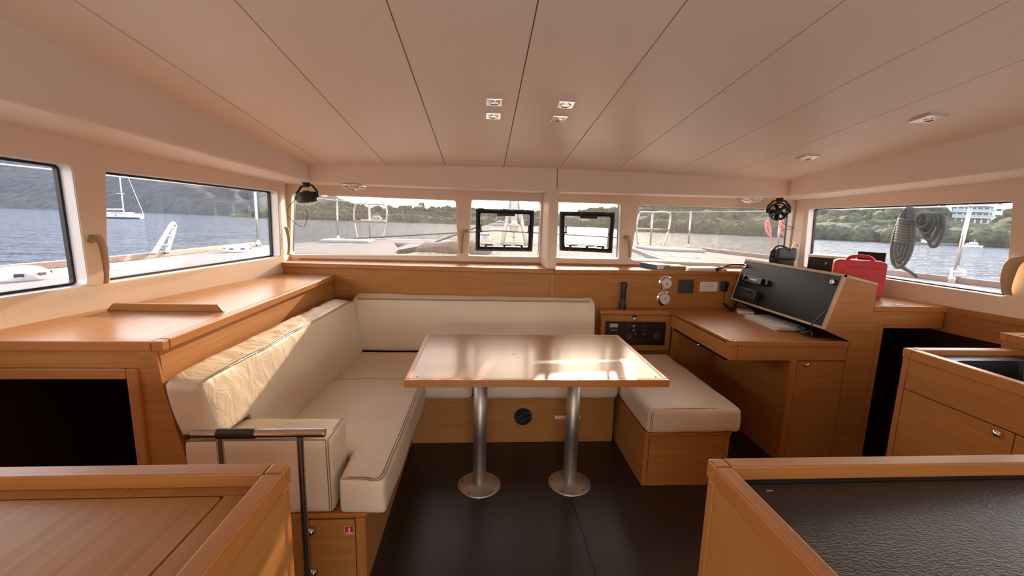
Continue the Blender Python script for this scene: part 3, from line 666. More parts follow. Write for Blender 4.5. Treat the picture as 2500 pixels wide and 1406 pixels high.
sk = holed([(gx+.035, .82), (2.228, .82), (2.228, gy-.0355), (gx+.035, gy-.0355)], [rpoly([(gx+.085, .95), (2.16, .95), (2.16, gy-.10), (gx+.085, gy-.10)], .07, 6)], (0, 0, 0), (1, 0, 0), (0, 1, 0), (0, 0, 1), .868, .878).build('sink_top', 'black_plastic', gu)
pr_ = rpoly([(gx+.085, .95), (2.16, .95), (2.16, gy-.10), (gx+.085, gy-.10)], .07, 6); pr2 = inset(pr_, .02)
bw = MB(); n_ = len(pr_); bw.add([(p[0], p[1], .875) for p in pr_]+[(p[0], p[1], .745) for p in pr2], [(i, (i+1) % n_, n_+(i+1) % n_, n_+i) for i in range(n_)]+[tuple(range(n_, 2*n_))]); bw.build('sink_bowl', 'black_plastic', sk)
rb_ = thing('galley_end_cabinet', 'raised oak cabinet end at the right edge beside the sink', 'cabinet', (2.45, 1.3, 0))
B(2.232, 2.262, .6, 1.617, .915, .95).build('side_rail', 'lip_y', rb_, bevel=.003); B(2.263, 2.72, 1.618, 1.648, .915, .95).build('back_rail', 'lip_x', rb_, bevel=.003)
B(2.232, 2.262, 1.618, 1.648, .915, .95).build('corner_block', 'lip_x', rb_, bevel=.004)
B(2.263, 2.72, .6, 1.617, .905, .93).build('worktop', 'gloss_x', rb_)
B(2.24, 2.255, .6, 1.64, .879, .9145).build('side_panel', 'veneer_y', rb_); B(2.255, 2.72, 1.625, 1.64, .2, .9145).build('back_panel', 'veneer_x', rb_)

# ================================================================== NAVIGATION CORNER
DZ = .737
# ---- low cabinet with the switch panel
ec = thing('switch_cabinet', 'small oak cabinet with a black switch panel below the brass clock', 'cabinet', (1.13, 3.02, .38))
FY = 3.012
B(.892, 1.404, 2.996, 3.066, DZ-.031, DZ).build('top_board', 'lip_x', ec, bevel=.003); B(.862, .891, 2.996, 3.062, DZ-.031, DZ).build('corner_block', 'lip_x', ec, bevel=.003)
B(.866, .872, 2.92, FY, .30, DZ-.032).build('side_panel', 'veneer_y', ec)
B(.868, 1.45, FY+.008, FY+.024, .30, DZ-.032).build('carcass_face', 'veneer_x', ec)
ed = B(.876, 1.404, FY-.008, FY+.007, .432, .7015).build('door', 'veneer_x', ec, bevel=.002)
B(1.4045, 1.409, FY-.006, FY+.0075, .432, .7015).build('shadow_gap', 'groove', ec)
pn = B(.907, 1.362, FY-.012, FY-.008, .475, .6535).build('switch_panel', 'black_plastic', ed, bevel=.001, label='black instrument panel with small switches and a pale display')
# everything printed or mounted on the panel is joined to it as its own pieces
def pp(px, py): return at(px, py, 'y', FY-.012)
def pbox(name, px0, py0, px1, py1, d, mat, bevel=0):
    a, b = pp(px0, py0), pp(px1, py1); return B(min(a.x, b.x), max(a.x, b.x), FY-.012-d, FY-.0119, min(a.z, b.z), max(a.z, b.z)).build(name, mat, pn, bevel=bevel)
pbox('pale_display', 1489, 790, 1508, 799, .001, 'display'); pbox('dark_display', 1593, 791, 1612, 801, .001, 'dark_display')
for px in (1493, 1497, 1501, 1505): pbox('key', px-1.1, 804.5, px+1.1, 807, .001, 'dial')
for px in (1486, 1504): pbox('key', px-2, 814.5, px+2, 818.5, .001, 'grey_plastic')
sw = [(1533, 796), (1547, 796), (1569, 796), (1547, 806.5), (1569, 806.5), (1547, 817), (1569, 817), (1548, 827.5), (1569.5, 827.5), (1585, 827.5)]
for i, (px, py) in enumerate(sw):
    p = pp(px+6.5, py); MB().lathe((p.x, FY-.012, p.z), (0, -1, 0), [(.009, 0), (.0085, .004), (.004, .005), (.0035, .013), (.001, .014)], 14).build('toggle', 'black_plastic', pn)
    pbox('icon', px-2, py-2, px+2, py+1.5, .0004, 'dial' if i in (1, 3) else 'grey_plastic'); pbox('caption', px-5, py+3, px+4, py+4, .0004, 'grey_plastic')
for px, py in ((1536.5, 792.5), (1551, 814), (1573, 814)):
    p = pp(px, py); MB().lathe((p.x, FY-.012, p.z), (0, -1, 0), [(.003, 0), (.0025, .003), (.001, .004)], 10).build('pilot_lamp', 'white_plastic', pn)
p = pp(1535, 822); MB().lathe((p.x, FY-.012, p.z), (0, -1, 0), [(.022, 0), (.022, .006), (.018, .008), (.018, .004), (.001, .003)], 24).build('socket_ring', 'grey_plastic', pn)
p = pp(1603, 820); MB().lathe((p.x, FY-.012, p.z), (0, -1, 0), [(.028, 0), (.026, .004), (.007, .005), (.006, .012), (.001, .013)], 24).build('dial_knob', 'grey_plastic', pn)
pbox('rule', 1531, 836, 1617, 836.6, .0004, 'grey_plastic')
p = at(1549, 775, 'y', FY-.008)
MB().lathe((p.x, FY-.008, p.z+.008), (0, -1, 0), [(.017, 0), (.016, .003), (.002, .004)], 20).build('lock_plate', 'black_plastic', ed)
MB().lathe((p.x, FY-.010, p.z-.008), (0, -1, 0), [(.013, 0), (.014, .004), (.012, .014), (.004, .018)], 20).build('knob', 'chrome', ed, smooth=True)

# ---- chart table
ct = thing('chart_table', 'oak chart table with lid, drawer front and a door below', 'desk', (1.75, 2.6, 0))
B(1.826, 2.088, 2.242, 2.972, DZ-.028, DZ-.0008).build('top_board', 'veneer_y', ct)
MB().prism([(1.407, 2.9745, DZ-.028), (2.088, 2.9745, DZ-.028), (2.088, pl_y(2.088)+.005, DZ-.028), (1.407, pl_y(1.407)+.005, DZ-.028)], (0, 0, .0272)).build('top_board', 'veneer_x', ct)
ld = B(1.4075, 1.8235, 2.242, 2.972, DZ-.018, DZ).build('lid', 'veneer_y', ct, bevel=.003)
B(1.385, 1.4065, 2.262, 2.97, DZ-.016, DZ+.001).build('lid_lipping', 'lip_y', ct, bevel=.004)
B(1.4325, 2.094, 2.218, 2.241, DZ-.031, DZ).build('front_lipping', 'lip_x', ct, bevel=.003)
MB().prism([(1.388, 2.262, DZ-.031), (1.388, 2.232, DZ-.031), (1.412, 2.218, DZ-.031), (1.4315, 2.218, DZ-.031), (1.4315, 2.262, DZ-.031)], (0, 0, .031)).build('corner_block', 'lip_x', ct, bevel=.002)
MB().prism([(1.390, 2.262, .625), (1.390, 2.233, .625), (1.413, 2.220, .625), (1.4315, 2.220, .625), (1.4315, 2.262, .625)], (0, 0, DZ-.032-.625)).build('corner_post', 'lip_z', ct, bevel=.002)
B(1.4335, 2.084, 2.222, 2.24, .625, DZ-.032).build('front_apron', 'veneer_x', ct)
df = B(1.392, 1.408, 2.264, 2.985, .625, .712).build('drawer_front', 'veneer_y', ct, bevel=.0015)
B(1.388, 1.393, 2.56, 2.68, .700, .7125).build('finger_pull', 'brown_cover', df, bevel=.002)
B(1.757, 1.7945, 2.220, 2.246, 0, .6245).build('stile', 'lip_z', ct, bevel=.002)
B(1.7945, 2.085, 2.232, 2.244, 0, .6245).build('door_frame', 'groove', ct)
cdoor = MB().prism([Vector((p[0], 2.222, p[1])) for p in rpoly([(1.797, .055), (2.078, .055), (2.078, .6195), (1.797, .6195)], .012)], (0, .009, 0)).build('door', 'veneer_x', ct)
B(2.0795, 2.0845, 2.2225, 2.232, 0, .6245).build('frame_edge', 'veneer_z', ct); B(1.797, 2.0795, 2.2225, 2.232, 0, .0535).build('plinth', 'veneer_x', ct)
p = at(1969, 890, 'y', 2.222); MB().lathe(p, (0, -1, 0), [(.011, 0), (.012, .003), (.010, .012), (.003, .016)], 20).build('knob', 'chrome', cdoor, smooth=True)
B(1.760, 1.776, 2.247, 2.985, 0, .6245).build('side_panel', 'veneer_y', ct)
B(1.41, 1.759, 2.978, 2.992, 0, .705).build('knee_panel', 'veneer_x', ct)
kd = B(1.435, 1.70, 2.970, 2.977, .30, .69).build('knee_door', 'veneer_x', ct, bevel=.002)
p = at(1707, 842, 'y', 2.97); MB().lathe(p, (0, -1, 0), [(.016, 0), (.016, .003), (.010, .005), (.010, .014), (.003, .018)], 20).build('knob', 'chrome', kd, smooth=True)
B(1.411, 1.43, 2.30, 2.97, .60, .624).build('drawer_runner', 'shadow_wood', ct)

# ---- instrument console on the chart table
cs = thing('instrument_console', 'slanted oak console with a black instrument board above the chart table', 'console', (2.05, 2.65, .74))
b0 = Vector((1.914, 0, .811)); b1 = Vector((1.998, 0, 1.124)); be = (b1-b0).normalized(); bn = Vector((-be.z, 0, be.x)); CY0, CY1 = 2.218, 3.128; BL_ = (b1-b0).length
MB().prism([(1.916, CY0, .8105), (1.999, CY0, 1.108), (2.200, CY0, 1.060), (2.200, CY0, .9485), (2.2005, CY0, .913), (2.244, CY0, .913), (2.244, CY0, 0), (2.0855, CY0, 0), (2.0855, CY0, .7055), (2.0955, CY0, .7055), (2.0955, CY0, .737)], (0, .018, 0)).build('end_panel', 'veneer_x', cs)
MB().prism([(1.992, CY0-.001, 1.1095), (1.998, CY0-.001, 1.124), (2.203, CY0-.001, 1.0755), (2.203, CY0-.001, 1.0610)], (0, CY1-CY0, 0)).build('top_board', 'beige_tape', cs, bevel=.001)
B(2.186, 2.2, CY0+.018, CY1, .949, 1.060).build('back_board', 'veneer_y', cs)
def bp_(y, s, o=0): v = b0+be*s+bn*o; return Vector((v.x, y, v.z))
def bbox(y0, y1, s0, s1, o0, o1, name, mat, par, bevel=0):
    return MB().add([bp_(y, s, o) for o in (o0, o1) for s in (s0, s1) for y in (y0, y1)], [(0, 2, 3, 1), (4, 5, 7, 6), (0, 1, 5, 4), (2, 6, 7, 3), (0, 4, 6, 2), (1, 3, 7, 5)]).build(name, mat, par, bevel=bevel)
BR_ = .013
bbox(CY0-.001, CY1, 0, BR_, -.016, .001, 'board_edge', 'beige_tape', cs); bbox(CY0-.001, CY1, BL_-BR_, BL_, -.016, .001, 'board_edge', 'beige_tape', cs)
bbox(CY0-.001, CY0+BR_, BR_, BL_-BR_, -.016, .001, 'board_edge', 'beige_tape', cs); bbox(CY1-BR_, CY1, BR_, BL_-BR_, -.016, .001, 'board_edge', 'beige_tape', cs)
bb = bbox(CY0+BR_+.001, CY1-BR_-.001, BR_+.001, BL_-BR_-.001, -.014, -.001, 'instrument_board', 'black_laminate', cs)
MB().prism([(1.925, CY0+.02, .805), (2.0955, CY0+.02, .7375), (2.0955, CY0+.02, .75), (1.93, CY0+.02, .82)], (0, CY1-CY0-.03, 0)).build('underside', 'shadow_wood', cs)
def bpix(px, py, o):                     # pixel on the board's plane lifted by o -> (y, s)
    q = onplane(px, py, bp_(0, 0, o), bn); return q.y, (q-bp_(q.y, 0, o)).dot(be)
def pixbox(name, c0, c1, o0, o1, mat, par, bevel=.002):
    (y0, s0), (y1, s1) = bpix(*c0, o1), bpix(*c1, o1); y0, y1 = sorted((y0, y1)); s0, s1 = sorted((s0, s1))
    return bbox(y0, y1, s0, s1, o0, o1, name, mat, par, bevel)
ra = pixbox('car_radio', (1815, 670), (1855, 695), 0, .032, 'black_plastic', bb, .003)
pixbox('radio_trim', (1818, 670.5), (1854, 678), .0315, .0335, 'grey_plastic', ra, .001); pixbox('radio_display', (1831, 679), (1846, 686), .0315, .033, 'display', ra, 0)
for i in range(4): pixbox('radio_key', (1830+i*3.4, 687.5+i*.9), (1832.5+i*3.4, 689.5+i*.9), .0315, .034, 'grey_plastic', ra, .0005)
pixbox('radio_name', (1832, 674.2), (1838, 675.6), .033, .034, 'paper', ra, 0)
y_, s_ = bpix(1820, 677, .032); MB().lathe(bp_(y_, s_, .03), bn, [(.013, 0), (.012, .012), (.009, .014), (.002, .014)], 20).build('volume_knob', 'black_soft', ra, smooth=False)
y_, s_ = bpix(1861, 690, 0); MB().lathe(bp_(y_, s_, -.001), bn, [(.012, 0), (.012, .02), (.006, .022), (.005, .03), (.001, .03)], 16).build('aux_plug', 'black_plastic', bb)
pixbox('maker_tag', (1813, 692), (1831, 696.5), 0, .0015, 'beige_tape', bb, 0)
vh = pixbox('vhf_radio', (1800, 698), (1838, 733), 0, .045, 'black_plastic', bb, .005)
pixbox('vhf_lip', (1806, 699), (1840, 707.5), .0445, .049, 'grey_plastic', vh, .002); pixbox('vhf_display', (1816, 707), (1829, 716), .0445, .046, 'dark_display', vh, 0)
pixbox('vhf_name', (1823, 702.5), (1829, 704.2), .049, .05, 'paper', vh, 0)
for px, py in ((1814, 720), (1818, 721), (1822, 722), (1826, 723), (1817, 725), (1821, 726), (1832, 718.5)): pixbox('vhf_key', (px-1.2, py-.9), (px+1.2, py+.9), .0445, .0475, 'grey_plastic', vh, .0005)
y_, s_ = bpix(1831, 711, .045); MB().lathe(bp_(y_, s_, .044), bn, [(.008, 0), (.007, .012), (.002, .013)], 16).build('vhf_knob', 'black_soft', vh)
y_, s_ = bpix(1876, 692, 0); sk_ = MB().lathe(bp_(y_, s_, -.001), bn, [(.021, 0), (.021, .018), (.016, .022), (.014, .018), (.001, .018)], 24).build('power_socket', 'black_plastic', bb)
for px, py, nm in ((1819, 649, 'left'), (2031, 688, 'right')):
    y_, s_ = bpix(px, py, .008); lk = MB().lathe(bp_(y_, s_, -.001), bn, [(.0165, 0), (.017, .004), (.015, .010), (.012, .012), (.002, .012)], 24).build('board_lock', 'chrome', bb)
    bbox(y_-.002, y_+.002, s_-.008, s_+.008, .011, .014, 'lock_slot', 'steel', lk)
    if nm == 'left': bbox(y_+.008, y_+.022, s_-.008, s_+.009, 0, .012, 'lock_cover', 'black_plastic', lk, .002)
pixbox('board_catch', (1951, 783), (1974, 789), 0, .002, 'paper', bb, 0)

# ---- starboard shelf behind and beside the console, framed opening to the right hull below it
ss = thing('starboard_shelf', 'oak shelf under the right window with a dark stairwell opening below', 'shelf', (2.45, 2.6, 0))
SZ = .947
MB().prism([(2.2015, 2.242, SZ-.028), (rw(2.242)-.001, 2.242, SZ-.028), (rw(3.16)-.001, 3.165, SZ-.028), (2.2015, 3.165, SZ-.028)], (0, 0, .0275)).build('shelf_board', 'gloss_y', ss)
B(2.2015, rw(2.22)-.025, 2.216, 2.2415, SZ-.032, SZ).build('front_lipping', 'lip_x', ss, bevel=.003)
B(2.2455, rw(2.22)-.03, 2.222, 2.238, .851, SZ-.0325).build('fascia', 'veneer_x', ss)
B(2.2455, 2.2805, 2.218, 2.246, 0, .8505).build('stile', 'lip_z', ss, bevel=.003)
B(2.2815, rw(2.22)-.032, 2.218, 2.246, .819, .8505).build('top_rail', 'lip_x', ss, bevel=.003)
for z0, z1, o0, nm, m_ in ((SZ-.032, SZ, .0, 'side_lipping', 'lip_y'), (.851, SZ-.0325, .006, 'side_fascia', 'veneer_y'), (.80, .8505, .002, 'side_rail', 'lip_y')):
    MB().prism([(rw(y)-.024+o0 if k == 0 else rw(y)-.001, y, z0) for k, y in ((0, 2.24), (0, 1.0), (1, 1.0), (1, 2.24))], (0, 0, z1-z0)).build(nm, m_, ss, bevel=.002)
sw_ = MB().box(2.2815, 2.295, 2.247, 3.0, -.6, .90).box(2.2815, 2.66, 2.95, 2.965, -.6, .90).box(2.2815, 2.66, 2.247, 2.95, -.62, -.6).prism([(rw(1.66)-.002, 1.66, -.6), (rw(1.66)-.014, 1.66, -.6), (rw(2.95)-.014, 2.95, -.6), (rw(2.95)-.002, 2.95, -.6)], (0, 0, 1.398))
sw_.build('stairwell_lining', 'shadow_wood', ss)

# ================================================================== THINGS ON THE BULKHEAD
def onR(px, py, off=0.):                 # point on the right half of the bulkhead panelling
    d = (pB-pM).normalized(); n = Vector((d.y, -d.x, 0)); return onplane(px, py, pM+Vector((0, .012, 0))-Vector((-n.x, -n.y, 0))*(-off) if False else pM+Vector((0, .012, 0))+n*off, n)
dR = (pB-pM).normalized(); nR = Vector((dR.y, -dR.x, 0))      # nR points into the cabin
for k, (px, py, nm, lab, cat) in enumerate(((1625.5, 690, 'clock', 'round chrome ship clock with white dial, upper of the two gauges', 'clock'), (1621, 728, 'barometer', 'round chrome barometer with pale dial, lower of the two gauges', 'barometer'))):
    p = onR(px-1.5, py); g = MB().lathe(p, nR, [(.056, 0), (.056, .005), (.047, .009), (.046, .026), (.043, .031), (.039, .031), (.038, .026)], 40).build(nm, 'chrome', None, label=lab, cat=cat, group='gauges on the bulkhead')
    MB().lathe(p+nR*.022, nR, [(.0375, .0045), (.0375, .006)], 36).build('dial', 'dial', g)
    for i in range(12):
        t = 2*math.pi*i/12; c = p+nR*.0284+(dR*math.sin(t)+Vector((0, 0, 1))*math.cos(t))*.031; MB().obox(c, dR*.0014, nR*.0004, (0, 0, .0014)).build('hour_mark', 'grey_plastic', g)
    for ang, ln in ((2.6, .022), (.5 if k else 3.6, .027)):
        e = dR*math.sin(ang)+Vector((0, 0, 1))*math.cos(ang); MB().tube([p+nR*.0292, p+nR*.0292+e*ln], .0009, 5).build('hand', 'black_plastic', g)
    MB().lathe(p+nR*.028, nR, [(.005, 0), (.004, .003), (.001, .004)], 12).build('hub', 'grey_plastic', g)
    for sx in (-1, 1): MB().lathe(p+dR*sx*.0515+nR*.004, nR, [(.0028, 0), (.002, .002)], 8).build('screw', 'steel', g)
a, b = onR(1657, 682), onR(1690, 716); c = (a+b)/2; hw = (b-a).dot(dR)/2+.002; hh = (a.z-b.z)/2
swp = MB().obox(c+nR*.004, dR*hw, nR*.004, (0, 0, hh)).build('switch_plate', 'grey_plastic', None, bevel=.002, label='square dark grey switch plate beside the white socket', cat='switch plate')
MB().obox(c+nR*.009+dR*.004, dR*hw*.62, nR*.002, (0, 0, hh*.62)).build('rocker', 'grey_plastic', swp, bevel=.002); MB().obox(c+nR*.010+dR*hw*.72, dR*.002, nR*.002, (0, 0, hh*.4)).build('pilot_bar', 'black_plastic', swp)
a, b = onR(1709, 687.5), onR(1749.5, 711.5); c = (a+b)/2; hw = (b-a).dot(dR)/2; hh = (a.z-b.z)/2
skt = MB().obox(c+nR*.004, dR*hw, nR*.004, (0, 0, hh)).build('power_outlet', 'white_plastic', None, bevel=.002, label='white double power outlet on the wooden panel', cat='outlet')
for sx in (-.30, .32):
    q = c+dR*hw*sx+Vector((0, 0, .004)); o_ = MB().lathe(q+nR*.0078, nR, [(.019, 0), (.019, .0015), (.017, .0016), (.0165, .0004), (.001, .0004)], 28).build('socket', 'white_plastic', skt)
    for dx, dz, r_ in ((-.007, -.002, .0027), (.007, -.002, .0027), (0, .008, .0024)): MB().lathe(q+nR*.0082+dR*dx+Vector((0, 0, dz)), nR, [(r_, 0), (r_, .0006)], 10).build('pin_hole', 'black_plastic', o_)
MB().obox(c+nR*.0084-Vector((0, 0, hh*.62)), dR*hw*.6, nR*.0006, (0, 0, .002)).build('label_rib', 'white_plastic', skt)
# torch clipped upright on the panel
p0 = onR(1519.5, 751, .025); p0.z = DZ+.001; tch = thing('torch', 'dark blue torch standing upright against the wooden panel', 'torch', p0)
MB().lathe(p0, (.01, .01, 1), [(.026, 0), (.027, .006), (.0265, .035), (.0215, .052), (.0195, .06)], 28).build('lamp_head', 'navy_plastic', tch); MB().lathe(p0+Vector((.0006, .0006, .06)), (.01, .01, 1), [(.019, 0), (.0195, .01), (.018, .02), (.0195, .05), (.018, .09), (.0195, .10)], 28).build('barrel', 'navy_plastic', tch)
for i in range(6): MB().lathe(p0+Vector((.001, .001, .085+i*.009)), (.01, .01, 1), [(.0203, 0), (.0203, .004)], 24).build('grip_ring', 'black_soft', tch)
MB().lathe(p0+Vector((.0016, .0016, .16)), (.01, .01, 1), [(.0215, 0), (.022, .012), (.022, .034), (.019, .038)], 28).build('tail_cap', 'black_plastic', tch)
# handheld microphone
p = onR(1769, 699, .018); mic = thing('radio_microphone', 'black handheld radio microphone hanging beside the white outlet', 'microphone', p)
MB().add(softbox(-.028, .028, -.016, .016, -.043, .04, .014, 0, 0, 4, 3, 5, fn=lambda q: p+dR*q.x*(1+q.z*5)+nR*(-q.y)+Vector((0, 0, q.z))).v, softbox(-.028, .028, -.016, .016, -.043, .04, .014, 0, 0, 4, 3, 5).f).build('body', 'black_plastic', mic, smooth=True)
for i in range(3): MB().obox(p+nR*.0165+dR*.002-Vector((0, 0, .004+i*.004)), dR*.005, nR*.0006, (0, 0, .0008)).build('grille_slot', 'steel', mic)
q = onR(1767, 741, .03); MB().tube(curve([p-Vector((0, 0, .042)), p.lerp(q, .5)+Vector((.004, 0, 0)), q]), .0028, 8).build('cable', 'black_plastic', mic)
e1 = at(1768, 744, 'z', DZ+.045); e2 = at(1786, 757, 'z', DZ+.012); e3 = at(1790, 731, 'y', 3.0)
MB().tube([q, onR(1772, 746, .05), e2], .0095, 10).build('cable_sleeve', 'black_soft', mic)
hl = []; A_, B2 = e2, bp_(3.05, .0, -.01)
for i in range(70):
    t = i/69; c = A_.lerp(B2, t); hl.append(c+Vector((math.cos(i*1.05), math.sin(i*1.05), 0))*.010)
MB().tube(hl, .0032, 6).build('coiled_cable', 'black_plastic', mic)

# ---- loose things on the ledge
def on_ledge(px, py): return at(px, py, 'z', LZ1)
def book(nm, label, c0, c1, depth, h, cover, cat='book', z=LZ1, wid=None):
    a, b = Vector((c0[0], c0[1], z)), Vector((c1[0], c1[1], z)); d = (b-a); n = Vector((-d.y, d.x, 0)).normalized()
    o = thing(nm, label, cat, (a+b)/2)
    def sl(z0, z1, i0, name, mat, j0=0.): MB().prism([a+d.normalized()*j0+n*i0+Vector((0, 0, z0)), b-d.normalized()*j0+n*i0+Vector((0, 0, z0)), b-d.normalized()*j0+n*(depth-i0)+Vector((0, 0, z0)), a+d.normalized()*j0+n*(depth-i0)+Vector((0, 0, z0))], (0, 0, z1-z0)).build(name, mat, o)
    sl(.0004, .003, 0, 'cover', cover); sl(.003, h-.003, .003, 'pages', 'paper', .003); sl(h-.003, h, 0, 'cover', 'paper' if cover != 'blue_cover' else 'paper')
    MB().prism([a-n*.001+Vector((0, 0, .0004)), b-n*.001+Vector((0, 0, .0004)), b+n*.003+Vector((0, 0, .0004)), a+n*.003+Vector((0, 0, .0004))], (0, 0, h-.0004)).build('spine', cover, o); return o
pa, pb_ = on_ledge(1563, 651), on_ledge(1603, 658.5)
book('blue_book', 'thick book with a blue spine lying on the front ledge', (pa.x, pa.y), (pb_.x, pb_.y), .13, .036, 'blue_cover')
pa, pb_ = on_ledge(1622, 658.5), on_ledge(1674, 660)
book('brown_book', 'book with a brown spine and white top lying next to the blue book', (pa.x, pa.y), (pb_.x, pb_.y+.002), .16, .030, 'brown_cover')
pa, pb_ = on_ledge(1678, 659.5), on_ledge(1778, 661)
cf = thing('chart_folder', 'flat pile of white charts lying on the ledge beside the gooseneck lamp', 'papers', ((pa.x+pb_.x)/2, pa.y+.08, LZ1))
for i in range(5): MB().prism([(pa.x+.006*i, pa.y+.002*i, LZ1+.0006+i*.0034), (pb_.x-.004*i, pb_.y+.001*i+.01, LZ1+.0006+i*.0034), (pb_.x-.01*i, pb_.y+.16, LZ1+.0006+i*.0034), (pa.x+.01*i, pa.y+.17, LZ1+.0006+i*.0034)], (0, 0, .003)).build('sheet', 'beige_tape' if i == 0 else 'paper', cf)
# gooseneck chart lamp
gl_ = thing('gooseneck_lamp', 'small black gooseneck lamp bending over the ledge from the console', 'lamp', bp_(3.12, BL_, -.05))
g0 = bp_(3.118, BL_-.05, -.03); g1 = at(1766, 652, 'y', 3.0)+Vector((0, 0, .0)); g2 = at(1753, 657, 'y', 2.99)
MB().tube(curve([g0, g0+Vector((-.06, -.03, .012)), g1.lerp(g0, .35)+Vector((0, 0, .018)), g1], 8), .0052, 10).build('flexible_neck', 'black_soft', gl_)
MB().tube([g1, g1.lerp(g2, .55)], [.0085, .010], 14).build('collar', 'chrome', gl_); MB().tube([g1.lerp(g2, .5), g2, g2+(g2-g1)*.25], [.010, .0155, .014], 16).build('lamp_head', 'black_plastic', gl_)

# ---- things on the starboard shelf
bx_, by_ = 2.385, 3.262; BZ = LZ1
bag = thing('black_bag', 'small black leather bag standing behind the console', 'bag', (bx_, by_, BZ))
MB().add(softbox(bx_-.088, bx_+.088, by_-.045, by_+.045, BZ+.002, BZ+.172, .028, .0, .004, 8, 5, 8, seed=4).v, softbox(bx_-.088, bx_+.088, by_-.045, by_+.045, BZ+.002, BZ+.172, .028, 0, 0, 8, 5, 8).f).build('body', 'black_soft', bag, smooth=True)
MB().add(softbox(bx_-.083, bx_+.083, by_-.056, by_-.02, BZ+.085, BZ+.182, .018, .0, .004, 8, 4, 6, seed=8).v, softbox(bx_-.083, bx_+.083, by_-.056, by_-.02, BZ+.085, BZ+.182, .018, 0, 0, 8, 4, 6).f).build('flap', 'leather_wrap', bag, smooth=True)
MB().tube(curve([(bx_-.09, by_, BZ+.06), (bx_-.105, by_-.01, BZ+.10), (bx_-.085, by_, BZ+.16), (bx_-.03, by_+.01, BZ+.195), (bx_+.04, by_+.005, BZ+.178), (bx_+.09, by_, BZ+.15), (bx_+.1, by_-.01, BZ+.08)]), .006, 8).build('strap', 'black_soft', bag)
MB().box(bx_-.10, bx_-.09, by_-.02, by_, BZ+.09, BZ+.13).build('buckle', 'steel', bag)
# black lidded box with a letter on its end
q0, q1 = at(1972, 620, 'y', 2.93), at(2040, 628, 'y', 2.70)
boxo = thing('lidded_box', 'black box with a pale lid and a small letter on its front', 'box', (2.42, 2.8, SZ))
fa, fb_ = Vector((2.300, 2.88, SZ)), Vector((2.450, 2.665, SZ)); dd = (fb_-fa).normalized(); nn_ = Vector((-dd.y, dd.x, 0)); nn_ = nn_ if nn_.x > 0 else -nn_
MB().prism([fa+Vector((0, 0, .001)), fb_+Vector((0, 0, .001)), fb_+nn_*.165+Vector((0, 0, .001)), fa+nn_*.165+Vector((0, 0, .001))], (0, 0, .218)).build('body', 'black_laminate', boxo, bevel=.004)
MB().prism([fa-dd*.005-nn_*.005+Vector((0, 0, .2195)), fb_+dd*.005-nn_*.005+Vector((0, 0, .2195)), fb_+dd*.005+nn_*.1655+Vector((0, 0, .2195)), fa-dd*.005+nn_*.1655+Vector((0, 0, .2195))], (0, 0, .018)).build('lid', 'white_plastic', boxo, bevel=.006, seg=3)
tp_ = fa.lerp(fb_, .42)-nn_*.0012+Vector((0, 0, .180)); text('letter', 'F', .032, tp_, (R(90), 0, math.atan2(dd.y, dd.x)), 'dial', boxo, .0004)
MB().obox((2.522, 2.618, SZ+.14), Vector((.045, -.055, 0)), Vector((.006, .005, 0)), (0, 0, .138)).build('document_folder', 'black_laminate', None, bevel=.002, label='flat dark folder standing between the lidded box and the window', cat='folder')
# red plastic case
ra_, rb2 = Vector((2.213, 2.555, SZ)), Vector((2.425, 2.395, SZ)); rd = (rb2-ra_).normalized(); rn = Vector((-rd.y, rd.x, 0)); rl = (rb2-ra_).length; rt_ = .095
cse = thing('red_case', 'bright red plastic carry case with moulded handle standing on the shelf', 'case', (ra_+rb2)/2+rn*rt_/2)
def cp(u, w, z): return ra_+rd*u+rn*w+Vector((0, 0, z+.0015))
prof = rpoly([(.0, .014), (rl, .014), (rl-.002, .222), (rl*.86, .232), (rl*.12, .232), (.003, .222)], .018)
for w0, w1, nm in ((.0, rt_*.47, 'shell'), (rt_*.53, rt_, 'shell')):
    notch = [(p_.x, p_.y) for p_ in prof]; MB().prism([cp(x, w0, z) for x, z in notch], rn*(w1-w0)).build(nm, 'red_plastic', cse, bevel=.007, seg=3)
MB().prism([cp(x, rt_*.44, z) for x, z in inset(prof, .008)], rn*rt_*.12).build('rim', 'red_plastic', cse)
hd = curve([(rl*.24, 0, .222), (rl*.32, 0, .246), (rl*.5, 0, .256), (rl*.68, 0, .249), (rl*.79, 0, .222)], 6)
MB().tube([cp(q_.x, rt_*.5, q_.z) for q_ in hd], .0105, 10).build('handle', 'red_plastic', cse, smooth=True)
MB().prism([cp(x, -.002, z) for x, z in ((rl*.36, .231), (rl*.42, .196), (rl*.76, .196), (rl*.80, .231))], rn*.03).build('handle_recess', 'red_plastic', cse, bevel=.003)
MB().prism([cp(x, -.006, z) for x, z in rpoly([(.06, .03), (rl-.02, .03), (rl-.022, .188), (.062, .188)], .012)], rn*.01).build('front_panel', 'red_plastic', cse, bevel=.003)
MB().prism([cp(x, -.008, z) for x, z in ((.022, .02), (.036, .02), (.036, .222), (.022, .222))], rn*(rt_+.016)).build('rib', 'red_plastic', cse, bevel=.004)
for u in (.03, rl-.03): MB().prism([cp(x, .012, z) for x, z in ((u-.02, 0), (u+.02, 0), (u+.016, .0135), (u-.016, .0135))], rn*(rt_-.024)).build('foot', 'red_plastic', cse)
